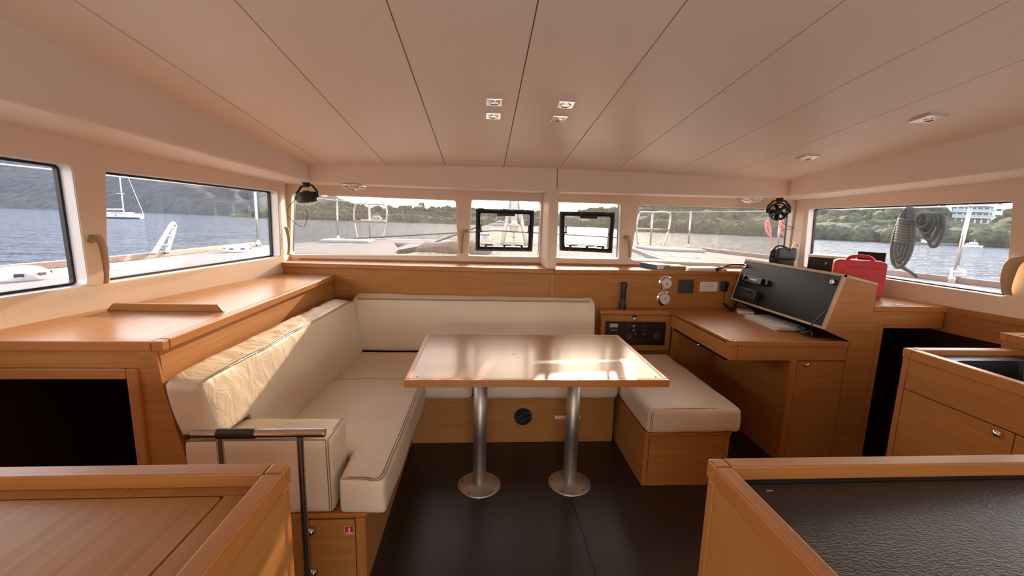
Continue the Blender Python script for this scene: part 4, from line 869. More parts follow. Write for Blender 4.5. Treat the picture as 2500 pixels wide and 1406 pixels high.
# ---- papers and cables on the chart table
pk = thing('paper_stack', 'untidy stack of white papers pushed under the console', 'papers', (1.93, 2.62, DZ))
for i in range(7):
    a_ = R(random.uniform(-4, 4)); ex_ = Vector((math.cos(a_), math.sin(a_), 0)); ey_ = Vector((-math.sin(a_), math.cos(a_), 0)); c = Vector((1.915+random.uniform(-.008, .008), 2.62+random.uniform(-.01, .01), DZ+.0022+i*.0034)); MB().obox(c, ex_*.095, ey_*.17, (0, 0, .0014)).build('sheet', 'paper', pk)
bk2 = book('small_white_book', 'small white booklet lying under the far end of the console', (1.868, 2.93), (1.96, 2.895), .10, .022, 'paper', z=DZ)
cb = thing('cable_tangle', 'black charger and tangled cables under the near end of the console', 'cable', (1.99, 2.36, DZ))
B(1.955, 2.025, 2.35, 2.39, DZ+.001, DZ+.034).build('charger', 'black_plastic', cb, bevel=.006)
for k in range(6):
    pts = [(1.96+random.uniform(-.05, .05)+.012*math.sin(i), 2.36+random.uniform(-.06, .07), DZ+.006+random.uniform(0, .04)) for i in range(7)]; MB().tube(curve(pts, 5), .0035, 6).build('cable', 'black_plastic', cb)
y_, s_ = bpix(2018, 757, .012); y2, s2 = bpix(1990, 783, .02)
MB().tube(curve([bp_(y_, s_, .004), bp_(y_+.01, s_-.02, .012), bp_(y2, s2, .018), bp_(y2+.012, .0, .02), (1.95, 2.34, DZ+.02)]), .0036, 8).build('cable', 'black_plastic', cb)
MB().tube([(1.93, 2.30, DZ+.01), (1.945, 2.335, DZ+.05)], .006, 10).build('plug', 'steel', cb)
B(2.36, 2.40, 2.245, 2.262, SZ+.0005, SZ+.003).build('white_tag', 'paper', None, label='small white strip lying on the shelf edge in front of the red case', cat='tag')

# ================================================================== FANS, LAMPS, STRAPS
def tube_ring(c, w, a, b, ro, ri, h, n=36):
    v = []; f = []
    for r_, z_ in ((ro, -h), (ro, h), (ri, h), (ri, -h)):
        for j in range(n): t = 2*math.pi*j/n; v.append(c+w*z_+(a*math.cos(t)+b*math.sin(t))*r_)
    for k in range(4):
        for j in range(n): f.append((k*n+j, k*n+(j+1) % n, ((k+1) % 4)*n+(j+1) % n, ((k+1) % 4)*n+j))
    return v, f
def fan(p, aim, label, cable, side=None):
    f = thing('cabin_fan', label, 'fan', p)
    aim = Vector(aim).normalized(); side = Vector(side) if side else aim.cross(Vector((0, 0, 1))).normalized(); upv = side.cross(aim).normalized(); c = Vector(p)-Vector((0, 0, .100))
    MB().lathe(p, (0, 0, -1), [(.026, 0), (.026, .008), (.02, .016), (.018, .03)], 20).build('mount', 'black_plastic', f)
    for s_ in (-1, 1):
        MB().tube([Vector(p)-Vector((0, 0, .02))+side*s_*.012, Vector(p)-Vector((0, 0, .022))+side*s_*.04, c+side*s_*.074+Vector((0, 0, .035)), c+side*s_*.074], [.007, .0075, .008, .009], 8).build('bracket_arm', 'black_plastic', f)
        MB().lathe(c+side*s_*.063, side*s_, [(.012, 0), (.012, .018), (.009, .021)], 16).build('pivot_knob', 'black_plastic', f)
    MB().add(*tube_ring(c, aim, side, upv, .068, .062, .027)).build('shroud', 'black_plastic', f)
    for rr, dz in ((.062, -.026), (.062, .026), (.0645, 0), (.044, .031), (.044, -.031), (.026, .032)):
        MB().tube([c+aim*dz+(side*math.cos(t)+upv*math.sin(t))*rr for t in [2*math.pi*i/36 for i in range(36)]], .0048 if rr > .06 else .0024, 6, True).build('guard_ring', 'black_plastic', f)
    for k in range(6):
        t = 2*math.pi*k/6+.3; e = side*math.cos(t)+upv*math.sin(t); MB().tube([c+aim*.032+e*.016, c+aim*.031+e*.044, c+aim*.026+e*.062, c-aim*.026+e*.062, c-aim*.032+e*.024], .003, 6).build('guard_spoke', 'black_plastic', f)
    MB().lathe(c-aim*.045, aim, [(.016, 0), (.026, .006), (.026, .045), (.020, .05), (.017, .076), (.002, .078)], 24).build('motor', 'black_plastic', f)
    for k in range(5):
        t = 2*math.pi*k/5; e = side*math.cos(t)+upv*math.sin(t); g = aim.cross(e)
        MB().add([c+e*.02+g*-.008-aim*.01, c+e*.02+g*.010+aim*.008, c+e*.055+g*.021+aim*.012, c+e*.056-g*.006-aim*.014, c+e*.02+g*-.008-aim*.012, c+e*.02+g*.010+aim*.006, c+e*.055+g*.021+aim*.010, c+e*.056-g*.006-aim*.016], [(0, 1, 2, 3), (7, 6, 5, 4), (0, 4, 5, 1), (1, 5, 6, 2), (2, 6, 7, 3), (3, 7, 4, 0)]).build('blade', 'black_plastic', f)
    MB().tube(curve(cable, 6), .0022, 6).build('cable', 'black_plastic', f); return f
pL = Vector((-1.245, 3.18, 1.590))
fc_ = pL-Vector((0, 0, .105))
fan(pL, (.16, -.05, -1), 'black clip fan seen side-on, hanging in the left front corner', [fc_+Vector((-.07, .0, -.01)), at(716, 492, 'y', 3.25), at(700, 515, 'y', 3.3), at(712, 537, 'y', 3.33), at(741, 554, 'y', 3.33), at(750, 522, 'y', 3.3), at(744, 500, 'y', 3.22)], (.98, -.1, .16))
pR_ = Vector((2.262, 3.2, 1.586))
fc_ = pR_-Vector((0, 0, .105))
fan(pR_, (-.45, -.88, -.08), 'black round fan facing the cabin, hanging in the right front corner', [fc_+Vector((.04, 0, -.07)), at(1918, 549, 'y', 3.3), at(1936, 556, 'y', 3.36), at(1934, 559, 'y', 3.36), at(1912, 561, 'y', 3.3), at(1906, 566, 'y', 3.28)])
# oblong chrome lamps under the coving
for (px, py), lab in (((864, 452), 'oblong chrome lamp under the coving beside the left fan'), ((1806, 487), 'oblong chrome lamp under the coving beside the right fan')):
    p = at(px, py, 'z', 1.583); p.y = min(max(p.y, 3.17), 3.30); lm = thing('coving_lamp', lab, 'lamp', p)
    MB().lathe(p, (0, 0, -1), [(.093, -.004), (.093, .004), (.088, .008), (.06, .011)], 36).build('bezel', 'chrome', lm, smooth=True)
    MB().lathe(p, (0, 0, -1), [(.06, .009), (.056, .020), (.040, .027), (.002, .028)], 32).build('lens', 'white_plastic', lm, smooth=True)
    for k in range(4): t = math.pi/4+k*math.pi/2; MB().tube([p+Vector((math.cos(t)*.085, math.sin(t)*.085, -.010)), p+Vector((math.cos(t)*.055, math.sin(t)*.055, -.024)), p+Vector((math.cos(t)*.02, math.sin(t)*.02, -.031))], .006, 8).build('claw', 'chrome', lm)
# square ceiling spotlights
labs = ['square chrome ceiling spotlight, upper left of the middle four', 'square chrome ceiling spotlight, lower left of the middle four', 'square chrome ceiling spotlight, upper right of the middle four', 'square chrome ceiling spotlight, lower right of the middle four', 'square ceiling spotlight on the right, the larger and nearer one', 'square ceiling spotlight on the right, the farther one']
for (x, y, w), lab in zip(((.04, 1.905, .034), (.04, 2.066, .034), (.342, 1.902, .034), (.345, 2.072, .034), (1.929, 1.836, .045), (1.905, 2.496, .045)), labs):
    z = zc(x, y); s_ = -.1193; sx_ = -.017*(x-.517); nrm = Vector((sx_, s_, -1)).normalized(); nrm = Vector((-sx_*-1, -.1193, -1)).normalized()
    ex_ = Vector((1, 0, sx_)).normalized(); ey_ = Vector((0, 1, -.1193)).normalized(); dn = ex_.cross(ey_)*-1; c = Vector((x, y, z))
    sp = thing('ceiling_spotlight', lab, 'spotlight', c, 'ceiling spotlights')
    MB().obox(c+dn*.006, ex_*w, ey_*w, dn*.0065).build('plate', 'chrome', sp, bevel=.002)
    MB().lathe(c+dn*.0122, dn, [(.024, 0), (.024, .002), (.021, .003), (.019, .0005), (.001, .0005)], 28).build('lamp_ring', 'chrome', sp)
# rolled leather straps tucked behind the window pillars
def strap(pts, w, lab):
    P = curve(pts, 5); s_ = thing('window_strap', lab, 'strap', P[-1], 'tan window straps'); v = []; f = []; n = len(P)
    for i, p in enumerate(P):
        q = Vector(w)*(.65+.35*math.sin(math.pi*min(1, .25+i/n))); th = Vector((0, -.004, 0))
        v += [p-q, p+q, p+q+th, p-q+th]
    for i in range(n-1):
        for j in range(4): f.append((i*4+j, i*4+(j+1) % 4, (i+1)*4+(j+1) % 4, (i+1)*4+j))
    f += [(0, 1, 2, 3), tuple((n-1)*4+j for j in range(4))]
    MB().add(v, f).build('band', 'strap_cloth', s_, smooth=True); MB().lathe(P[0], LN*-1 if P[0].x < 0 else (0, -1, 0), [(.008, -.002), (.008, .004), (.002, .006)], 12).build('stud', 'strap_cloth', s_)
def lwp(px, py, o): return onplane(px, py, LO-LN*o, LN)
strap([lwp(225, 590, .004), lwp(231, 573, .022), lwp(240, 577, .034), lwp(252, 602, .030), lwp(259, 640, .022), lwp(262, 675, .008), lwp(261, 692, .002)], LU*.018, 'tan leather strap on the pillar between the two left side windows')
def crn(px, py, o): return at(px, py, 'y', 3.28-o)
strap([crn(690, 567, .0), crn(693, 556, .02), crn(699, 556, .03), crn(704, 575, .03), crn(706, 600, .02), crn(704, 622, .0)], Vector((.008, .014, 0)), 'tan strap on the left front corner pillar beside the front window')
def fwp(px, py, o): return at(px, py, 'y', 3.385-o)
strap([fwp(1138, 566, .002), fwp(1135, 560, .02), fwp(1130, 563, .03), fwp(1127, 582, .026), fwp(1126, 605, .016), fwp(1126, 618, .004)], Vector((.018, 0, 0)), 'tan strap on the pillar just left of the left hatch')
strap([fwp(1526, 582, .002), fwp(1529, 575, .02), fwp(1533, 577, .03), fwp(1537, 592, .026), fwp(1538, 615, .016), fwp(1537, 628, .004)], Vector((.018, 0, 0)), 'tan strap on the pillar just right of the right hatch')
def crr(px, py, o): return at(px, py, 'y', 3.25-o)
strap([crr(1946, 600, .0), crr(1942, 590, .02), crr(1936, 598, .035), crr(1928, 615, .03), crr(1926, 640, .0)], Vector((.010, .016, 0)), 'tan strap on the right front corner pillar above the black bag')
def rwp(px, py, o): return onplane(px, py, RO_-RN*o, RN)
strap([rwp(2499, 628, .003), rwp(2485, 632, .03), rwp(2468, 648, .04), rwp(2457, 680, .036), rwp(2455, 705, .02), rwp(2458, 720, .004)], RU*.030, 'tan strap at the right edge beside the right side window')

# ================================================================== OUTSIDE: DECK
KD = .98
def deck(name, pts, mat, z0=KD-.06, z1=KD): return MB().prism([(x, y, z0) for x, y in pts], (0, 0, z1-z0)).build(name, mat, kind='structure')
dl = deck('side_deck_left', [(-3.0, -1.7), (lw(-1.7)-.085, -1.7), (lw(3.1)-.085, 3.1), (-1.565, 3.47), (-.95, 3.47), (-.92, 4.3), (-1.0, 5.2), (-1.35, 6.6), (-1.62, 7.42), (-1.98, 7.42), (-2.28, 6.6), (-2.70, 5.2), (-2.78, 3.4), (-2.92, 2.6)], 'deck_paint')
dr = deck('side_deck_right', [(rw(-1.7)+.085, -1.7), (3.95, -1.7), (3.72, 2.7), (3.58, 3.4), (3.47, 4.9), (3.28, 6.1), (2.95, 6.95), (2.72, 7.3), (2.40, 7.25), (2.25, 6.3), (2.02, 5.0), (1.96, 4.3), (1.98, 3.47), (2.64, 3.47), (rw(3.1)+.085, 3.1)], 'deck_paint')
fd = deck('foredeck', [(-.948, 3.465), (1.978, 3.465), (1.955, 4.3), (1.9, 4.55), (-.86, 4.55), (-.917, 4.3)], 'deck_white', KD-.10, KD+.005)
def stripe(par, a, b, w=.025):
    a, b = Vector((*a, KD)), Vector((*b, KD)); d = (b-a).normalized(); n = Vector((-d.y, d.x, 0))*w/2; MB().prism([a-n, b-n, b+n, a+n], (0, 0, .002)).build('deck_stripe', 'deck_white', par)
stripe(dl, (-2.6, 3.3), (-1.75, 6.6)); stripe(dl, (-2.75, 3.65), (-1.0, 3.9)); stripe(dl, (-2.5, 2.9), (-1.75, 3.1)); stripe(dr, (2.1, 4.6), (3.3, 3.6)); stripe(dr, (2.4, 5.8), (3.4, 4.3))
def rail(name, pts, lab):
    mb = MB()
    for a, b in zip(pts, pts[1:]):
        a, b = Vector((*a, KD)), Vector((*b, KD)); d = (b-a).normalized(); n = Vector((-d.y, d.x, 0))*.022; mb.prism([a-n-d*.01, b-n+d*.01, b+n+d*.01, a+n-d*.01], (0, 0, .045))
    return mb.build(name, 'teak_rail', label=lab, cat='toe rail', bevel=.004)
rail('toe_rail', [(-2.97, -1.6), (-2.89, 2.6), (-2.75, 3.4), (-2.67, 5.2)], 'brown toe rail along the left edge of the deck')
rail('toe_rail', [(3.9, -1.6), (3.69, 2.7), (3.55, 3.4), (3.44, 4.9), (3.25, 6.1)], 'brown toe rail along the right edge of the deck')
deck('cockpit_bounce_floor', [(-2.6, -4.8), (3.6, -4.8), (3.6, -1.63), (-2.6, -1.63)], 'gelcoat', -.12, -.02)  # unseen white floor added aft to bounce sky light onto the ceiling
# trampoline net between the bows, cross beam and sail bundle
net = MB()
for i in range(40): x = -1.1+i*.084; net.box(x-.003, x+.003, 4.56, 7.15, KD-.05, KD-.044)
for i in range(32): y = 4.56+i*.084; net.box(-1.2, 2.2, y-.003, y+.003, KD-.05, KD-.044)
net.build('trampoline_net', 'rope_white', label='white mesh trampoline net stretched between the two bows', cat='net', kind='stuff')
MB().tube([(-1.75, 7.2, KD-.05), (2.75, 7.15, KD-.05)], .07, 16).build('cross_beam', 'aluminium', label='grey aluminium cross beam joining the two bows', cat='beam')
def sb_fn(p):
    s_ = noise.noise(Vector((p.x*3, p.y*9, p.z*9)))*.07; return (p.x+s_*.5, p.y+s_, max(KD+.005, p.z+s_*.7))
softbox(-.70, .10, 4.62, 5.25, KD+.006, KD+.095, .04, .03, 0, 30, 22, 3, fn=sb_fn).build('sail_bundle', 'sailbag', smooth=True, label='crumpled brown sail bundle lying on the net outside the front window', cat='sail')
lc = MB(); pth = []
for i in range(120): pth.append((-.86+.05*math.sin(i*.9)+.0012*i, 4.55+i*.006, KD+.02+.02*math.cos(i*.9)))
lc.tube(pth, .009, 6).build('lacing_line', 'rope_grey', label='grey lacing line looped along the edge of the net', cat='rope')
# bow pulpits with little seats
def pulpit(b, t, seatz, lab):             # b: three feet (x, y); t: top corners
    e = thing('pulpit_seat', lab, 'pulpit', (*b[1], KD)); (l, mid, r), (tl, tr) = [Vector((*p, KD)) for p in b], [Vector(p) for p in t]
    top = curve([l, l.lerp(tl, .5)+Vector((-.03, 0, 0)), tl-Vector((0, 0, .06)), tl+Vector((.05, 0, 0)), tl.lerp(tr, .5), tr-Vector((.05, 0, 0)), tr-Vector((0, 0, .06)), r.lerp(tr, .5)+Vector((.03, 0, 0)), r], 5)
    MB().tube(top, .0145, 10).build('hoop', 'steel', e, smooth=True); MB().tube([mid, (mid.x, mid.y, tl.z-.005)], .0145, 10).build('post', 'steel', e, smooth=True)
    a, c = l.lerp(tl, .55), r.lerp(tr, .55); a.z = c.z = seatz
    MB().prism([a+Vector((-.02, -.06, -.015)), c+Vector((.02, -.06, -.015)), c+Vector((-.02, .2, -.015)), a+Vector((.05, .2, -.015))], (0, 0, .03)).build('seat_board', 'teak_rail', e, bevel=.008)
    for p in (l, mid, r): MB().lathe(p, (0, 0, 1), [(.04, 0), (.04, .006), (.0145, .01)], 16).build('foot', 'steel', e)
def zy(px, py, y): return at(px, py, 'y', y)
l_, r_ = zy(866, 497, 7.05), zy(943, 497, 7.25)
pulpit(((-2.005, 7.05), (-1.86, 7.25), (-1.645, 7.25)), ((l_.x, l_.y, l_.z), (r_.x, r_.y, l_.z)), zy(905, 541, 7.1).z, 'stainless bow pulpit with wooden seat on the left bow')
l_, r_ = zy(1560, 518, 7.1), zy(1637, 522, 6.8)
pulpit(((2.62, 7.1), (2.77, 6.95), (2.915, 6.78)), ((l_.x, l_.y, l_.z), (r_.x, r_.y, l_.z)), zy(1592, 560, 6.95).z, 'stainless bow pulpit with wooden seat on the right bow')
def stanchion(x, y, zt, lab, dx=0.):
    e = thing('stanchion', lab, 'stanchion', (x, y, KD), 'lifeline stanchions'); MB().tube([(x, y, KD), (x+dx, y, zt)], .0125, 12).build('post', 'steel', e, smooth=True)
    MB().lathe((x, y, KD), (0, 0, 1), [(.03, 0), (.03, .03), (.018, .05), (.0135, .08)], 14).build('socket', 'steel', e); MB().ball((x+dx, y, zt), .017, .017, .017, 10, 6).build('cap', 'steel', e)
    return Vector((x+dx, y, zt))
sA = stanchion(-2.60, 5.175, zy(625, 466, 5.175).z, 'steel stanchion at the far end of the left side window'); sB = stanchion(-2.195, 6.71, zy(819, 489, 6.71).z, 'steel stanchion beside the left bow pulpit')
sC = stanchion(3.18, 6.47, zy(1690, 518, 6.47).z, 'steel stanchion beside the right bow pulpit'); sD = stanchion(3.40, 4.75, zy(1915, 545, 4.75).z+.14, 'steel stanchion behind the right fan with a pink rope on it')
q = at(2325, 690, 'z', KD); sE = stanchion(q.x, q.y, at(2373, 503, 'y', q.y).z, 'thick steel stanchion seen through the right side window', .03); sF = stanchion(3.86, .6, sE.z+.02, 'steel stanchion on the right side deck near the cockpit'); sG = stanchion(-2.93, .9, sA.z, 'steel stanchion on the left side deck near the cockpit')
def line(name, pts, r, mat, lab, cat='lifeline'): return MB().tube(pts, r, 6).build(name, mat, label=lab, cat=cat)
line('lifeline', [sG, sA, sB, Vector((-2.0, 7.05, sB.z-.01))], .0045, 'rope_white', 'white upper lifeline along the left side of the deck')
line('lifeline', [Vector((2.9, 6.8, sC.z)), sC, sD, sE, sF], .0045, 'rope_white', 'white upper lifeline along the right side of the deck')
lo = lambda p, k=.5: Vector((p.x, p.y, KD+(p.z-KD)*k))
line('lifeline', [lo(sB), Vector((-2.0, 7.05, lo(sB).z))], .004, 'rope_grey', 'thin lower lifeline from the left stanchion to the left pulpit')
line('lifeline', [Vector((2.9, 6.8, lo(sC).z)), lo(sC), lo(sD)], .004, 'rope_grey', 'thin lower lifeline beside the right pulpit')
line('mooring_line', [(-2.1, 6.75, KD+.02), (.2, 6.9, KD+.20), (2.5, 7.05, KD+.12)], .010, 'rope_grey', 'grey line crossing in front of the bows', 'rope'); line('bridle_line', [(-.75, 6.8, KD+.0), (.4, 7.6, KD+.42)], .012, 'rope_grey', 'slanting grey bridle line outside the front left window', 'rope')
# coil of rope hanging on the right lifeline
hk = at(2220, 508, 'x', 3.56); hk2 = thing('rope_coil', 'thick dark grey rope coil hanging on the right lifeline', 'rope', hk)
zb0 = at(2215, 655, 'x', 3.56).z; H_ = hk.z-zb0; dY = Vector((-.02, .99, 0)).normalized()
for k in range(5):
    w = .030+.017*k; o = Vector((.012*((k % 2)*2-1), 0, 0))
    pts = [hk+dY*(w*math.sin(t)*(.62+.38*(-math.cos(t)*.5+.5)))+o+Vector((0, 0, -H_*(.5-.5*math.cos(t))*(.80+.05*k))) for t in [2*math.pi*i/30 for i in range(30)]]
    MB().tube(pts, .0145, 8, True).build('loop', 'rope_grey', hk2, smooth=True)
for k in range(9): c = hk-Vector((0, 0, H_*(.20+.045*k))); MB().tube([c+dY*.062*math.cos(t)+Vector((.034*math.sin(t), 0, .008*math.cos(t))) for t in [2*math.pi*i/18 for i in range(18)]], .0145, 8, True).build('wrap', 'rope_grey', hk2, smooth=True)
c = at(2262, 522, 'x', 3.56)
for k in range(4): MB().tube([c+dY*(-.035*k*.7+.05*math.sin(t))+Vector((.015*k-.02, 0, -.11*(.5-.5*math.cos(t))*(1+.45*k))) for t in [2*math.pi*i/24 for i in range(24)]], .0145, 8, True).build('bight', 'rope_grey', hk2, smooth=True)
MB().tube(curve([hk-Vector((0, 0, H_*.97)), at(2235, 672, 'x', 3.56), at(2252, 682, 'x', 3.60), at(2300, 684, 'x', 3.63)]), .0135, 8).build('tail', 'rope_grey', hk2, smooth=True)
q = sE.copy(); q.z = KD; MB().tube([q+Vector((.035*math.cos(t), .035*math.sin(t), .045+.004*t)) for t in [i*.5 for i in range(30)]], .012, 7).build('lashing', 'rope_white', label='pale rope lashed around the foot of the right stanchion', cat='rope')
# pink ropes on the far right stanchion
for (px, dx, lab) in ((1877, 0, 'pink rope looped on the lifeline left of the right fan'), (1912, 26, 'pink rope tied to the stanchion below the right fan')):
    e = thing('pink_rope', lab, 'rope', at(px, 540, 'y', 4.7)); a = at(px-2, 536, 'y', 4.7)
    MB().tube(curve([a, at(px-8, 548, 'y', 4.7), at(px-4, 566, 'y', 4.7), at(px+2, 575, 'y', 4.7), at(px+4, 560, 'y', 4.7), a]), .011, 7).build('loop', 'rope_pink', e, smooth=True); MB().tube([a, at(px-9, 545, 'y', 4.7), at(px-3, 552, 'y', 4.7), a], .011, 7).build('knot', 'rope_pink', e)
    MB().tube(curve([a, at(px+6, 580, 'y', 4.72), at(px+15 if not dx else px-2, 632 if not dx else 600, 'y', 4.8)]), .009, 7).build('tail', 'rope_pink', e, smooth=True)
# deck fittings
def dome(x, y, lab):
    e = thing('deck_vent', lab, 'deck vent', (x, y, KD)); MB().lathe((x, y, KD), (0, 0, 1), [(.135, 0), (.135, .012), (.115, .045), (.085, .065), (.05, .072), (.002, .074)], 28).build('cowl', 'hull_white', e, smooth=True)
    for k in range(8): t = 2*math.pi*k/8; MB().obox((x+.118*math.cos(t), y+.118*math.sin(t), KD+.032), (.018*-math.sin(t), .018*math.cos(t), 0), (.008*math.cos(t), .008*math.sin(t), 0), (0, 0, .010)).build('slot', 'window_dark', e)
dome(-2.447, 4.48, 'round white deck vent seen through the far left side window'); dome(-2.53, 2.497, 'round white deck vent seen through the nearest left window')
ll = thing('folding_ladder', 'white folded ladder loop standing at the left deck edge', 'ladder', at(395, 618, 'z', KD))
def xx(px, py, o=0): return at(px, py, 'x', -2.70+o)
MB().tube(curve([xx(371, 621), xx(398, 578), xx(416, 549), xx(423, 544), xx(427, 552), xx(416, 585), xx(405, 619)]), .011, 8).build('side_tube', 'steel', ll, smooth=True)
MB().tube(curve([xx(378, 621, .05), xx(402, 582, .05), xx(419, 551, .05), xx(425, 547, .05), xx(428, 556, .05), xx(420, 585, .05), xx(409, 619, .05)]), .011, 8).build('side_tube', 'steel', ll, smooth=True)
for t in (.3, .6): MB().tube([xx(371, 621).lerp(xx(423, 544), t), xx(405, 619).lerp(xx(427, 552), t)], .008, 8).build('rung', 'steel', ll)
B(-2.30, -1.62, 6.22, 6.62, KD, KD+.035).build('anchor_locker_lid', 'deck_white', bevel=.012, seg=3, label='flat white locker lid on the left bow', cat='locker lid')
MB().prism([(2.35, 6.5, KD), (2.95, 6.35, KD), (3.1, 5.75, KD), (2.45, 5.95, KD)], (0, 0, .035)).build('anchor_locker_lid', 'deck_white', bevel=.012, seg=3, label='flat white locker lid on the right bow', cat='locker lid')
# forestay tripod and furler drum seen through the left hatch
FYY = 7.1; fr = thing('furler_tripod', 'grey forestay tripod with furling drum seen through the left hatch', 'rigging', (zy(1252, 592, FYY).x, FYY, KD-.05))
for a, b in (((1226, 592), (1249, 482)), ((1285, 592), (1262, 482))): p_ = zy(*a, FYY); MB().tube([(p_.x, FYY, KD-.03), zy(*b, FYY+.5)], .032, 12).build('strut', 'aluminium', fr, smooth=True)
MB().tube([zy(1254, 540, FYY+.2), zy(1258, 450, FYY+.5)], .055, 14).build('furled_sail', 'rope_white', fr, smooth=True)
p = zy(1254, 600, FYY); p.z = KD-.03; MB().lathe(p, (0, 0, 1), [(.02, 0), (.02, .12), (.05, .13), (.05, .15), (.018, .16), (.018, .19), (.07, .22), (.075, .30), (.095, .31), (.095, .33), (.06, .34), (.04, .40)], 20).build('drum', 'aluminium', fr)
wl_ = thing('anchor_windlass', 'grey anchor windlass on the foredeck behind the left hatch', 'windlass', zy(1185, 600, 4.9)); p = at(1184, 598, 'z', KD)
B(p.x-.12, p.x+.10, p.y-.1, p.y+.1, KD, KD+.10).build('housing', 'aluminium', wl_, bevel=.02); MB().lathe((p.x, p.y, KD+.10), (0, 0, 1), [(.07, 0), (.05, .03), (.075, .07), (.03, .08)], 20).build('drum', 'steel', wl_)

# ================================================================== OUTSIDE: SEA AND SHORE
SEA = -1.0
MB().prism([(-1500, -900, SEA-.5), (1500, -900, SEA-.5), (1500, 1500, SEA-.5), (-1500, 1500, SEA-.5)], (0, 0, .5)).build('sea', 'sea_water', kind='structure')
def shore(px, py, k=1., pyr=None, pxr=None):   # waterline point; or a ridge point k times as far away
    b = at(px, py, 'z', SEA)
    if pyr is None: return b
    d = ray(pxr or px, pyr); dist = math.hypot(b.x, b.y)*k; return CAM+d*(dist/math.hypot(d.x, d.y))
def landform(name, cols, mat, lab, nrow=8, amp=.03, sub=6):
    C_ = []
    for a, b in zip(cols, cols[1:]):
        for j in range(sub): t = j/sub; C_.append([a[i]+(b[i]-a[i])*t for i in range(4)])
    C_.append(list(cols[-1])); v = []; n = nrow+3
    for i, (px, py, pr, k) in enumerate(C_):
        b = shore(px, py); r = shore(px, py, k, pr); L_ = math.hypot(b.x, b.y)
        for j in range(nrow+1):
            t = j/nrow; p = b.lerp(r, t); p.z = b.z+(r.z-b.z)*(t**.8); p.z += amp*L_*noise.noise(Vector((i*.45, j*.8, px*.01)))*min(1, t*3)*(.3 if j == nrow else 1)
            if j == 0: p.z -= 1
            v.append(p)
        back = r*1.0; back.x *= 1.3; back.y *= 1.3; v.append(Vector((back.x, back.y, r.z*.7))); v.append(Vector((back.x, back.y, SEA-2)))
    f = [(i*n+j, i*n+j+1, (i+1)*n+j+1, (i+1)*n+j) for i in range(len(C_)-1) for j in range(n-1)]
    return MB().add(v, f).build(name, mat, kind='structure', smooth=True, label=lab)
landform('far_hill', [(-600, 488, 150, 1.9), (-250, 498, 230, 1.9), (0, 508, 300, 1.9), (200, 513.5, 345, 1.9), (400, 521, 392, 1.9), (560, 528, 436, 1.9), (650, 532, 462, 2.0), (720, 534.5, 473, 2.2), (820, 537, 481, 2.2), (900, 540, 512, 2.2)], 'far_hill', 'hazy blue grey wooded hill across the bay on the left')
landform('near_shore', [(560, 531, 524, 1.2), (708, 535, 520, 1.25), (900, 540.5, 520, 1.25), (1110, 547.5, 528, 1.25), (1320, 552, 530, 1.25), (1510, 557, 525, 1.25), (1560, 565, 520, 1.3), (1750, 571, 515, 1.3), (1930, 580, 520, 1.3), (1985, 583, 525, 1.3), (2200, 593, 540, 1.3), (2450, 604, 545, 1.3), (2800, 620, 560, 1.3)], 'shore_leaves', 'rocky wooded shore bank across the water')
def crowns(name, cols, K, step, rad, mat, lab, squash_=.85):
    mb = MB(); rnd = random.Random(hash(lab) % 1000 if False else len(lab)); x = cols[0][0]
    while x < cols[-1][0]:
        for a, b in zip(cols, cols[1:]):
            if a[0] <= x <= b[0]: break
        t = (x-a[0])/(b[0]-a[0]); wy = a[1]+(b[1]-a[1])*t; ty = a[2]+(b[2]-a[2])*t
        for k in range(K):
            px = x+rnd.uniform(-.6, .6)*step; rr = rad*rnd.uniform(.65, 1.3); top = wy+(ty-wy)*((k+1)/K)**1.0+rnd.uniform(-.1, .5)*rad
            cy = min(top+rr*.8, wy-rr*.5); b_ = shore(px, wy); dist = math.hypot(b_.x, b_.y)*(1.02+.09*k+rnd.uniform(0, .03)); d = ray(px, cy); c = CAM+d*(dist/math.hypot(d.x, d.y)); R_ = rr*dist/F_PX*1.05
            n0 = len(mb.v); mb.ball(c, R_, R_, R_*squash_, 10, 7)
            for i in range(n0, len(mb.v)):
                e = mb.v[i]-c; mb.v[i] = c+e*(1+.42*noise.noise(e/R_*2.1+Vector((px, k, 0))))
        x += step*rnd.uniform(.7, 1.2)
    return mb.build(name, mat, kind='stuff', label=lab, cat='woodland', smooth=True)
crowns('woodland', [(600, 531, 516), (708, 535, 500), (760, 536.5, 500), (840, 538.5, 489), (880, 540, 503), (930, 541, 506), (980, 543, 503), (1040, 545, 508), (1115, 547.5, 503), (1200, 549, 512), (1300, 551.5, 513), (1380, 553.5, 522), (1440, 555, 508), (1520, 558, 505)], 4, 8, 11, 'shore_leaves', 'grey green woods along the far shore ahead')
crowns('woodland', [(1521, 562, 498), (1600, 566.5, 492), (1700, 569.5, 488), (1800, 574, 490), (1900, 578.5, 492), (1990, 583.5, 515), (2060, 587, 500), (2100, 589, 520)], 5, 11, 17, 'shore_leaves', 'dense dark trees on the shore right of the bow')
crowns('woodland', [(2101, 589, 516), (2160, 591.5, 505), (2200, 593.5, 506), (2280, 597, 506), (2306, 598, 545), (2320, 599, 572), (2420, 603, 570), (2446, 604, 535), (2500, 607, 508), (2700, 616, 500)], 5, 12, 18, 'shore_leaves', 'green trees on the near shore below the apartment block')
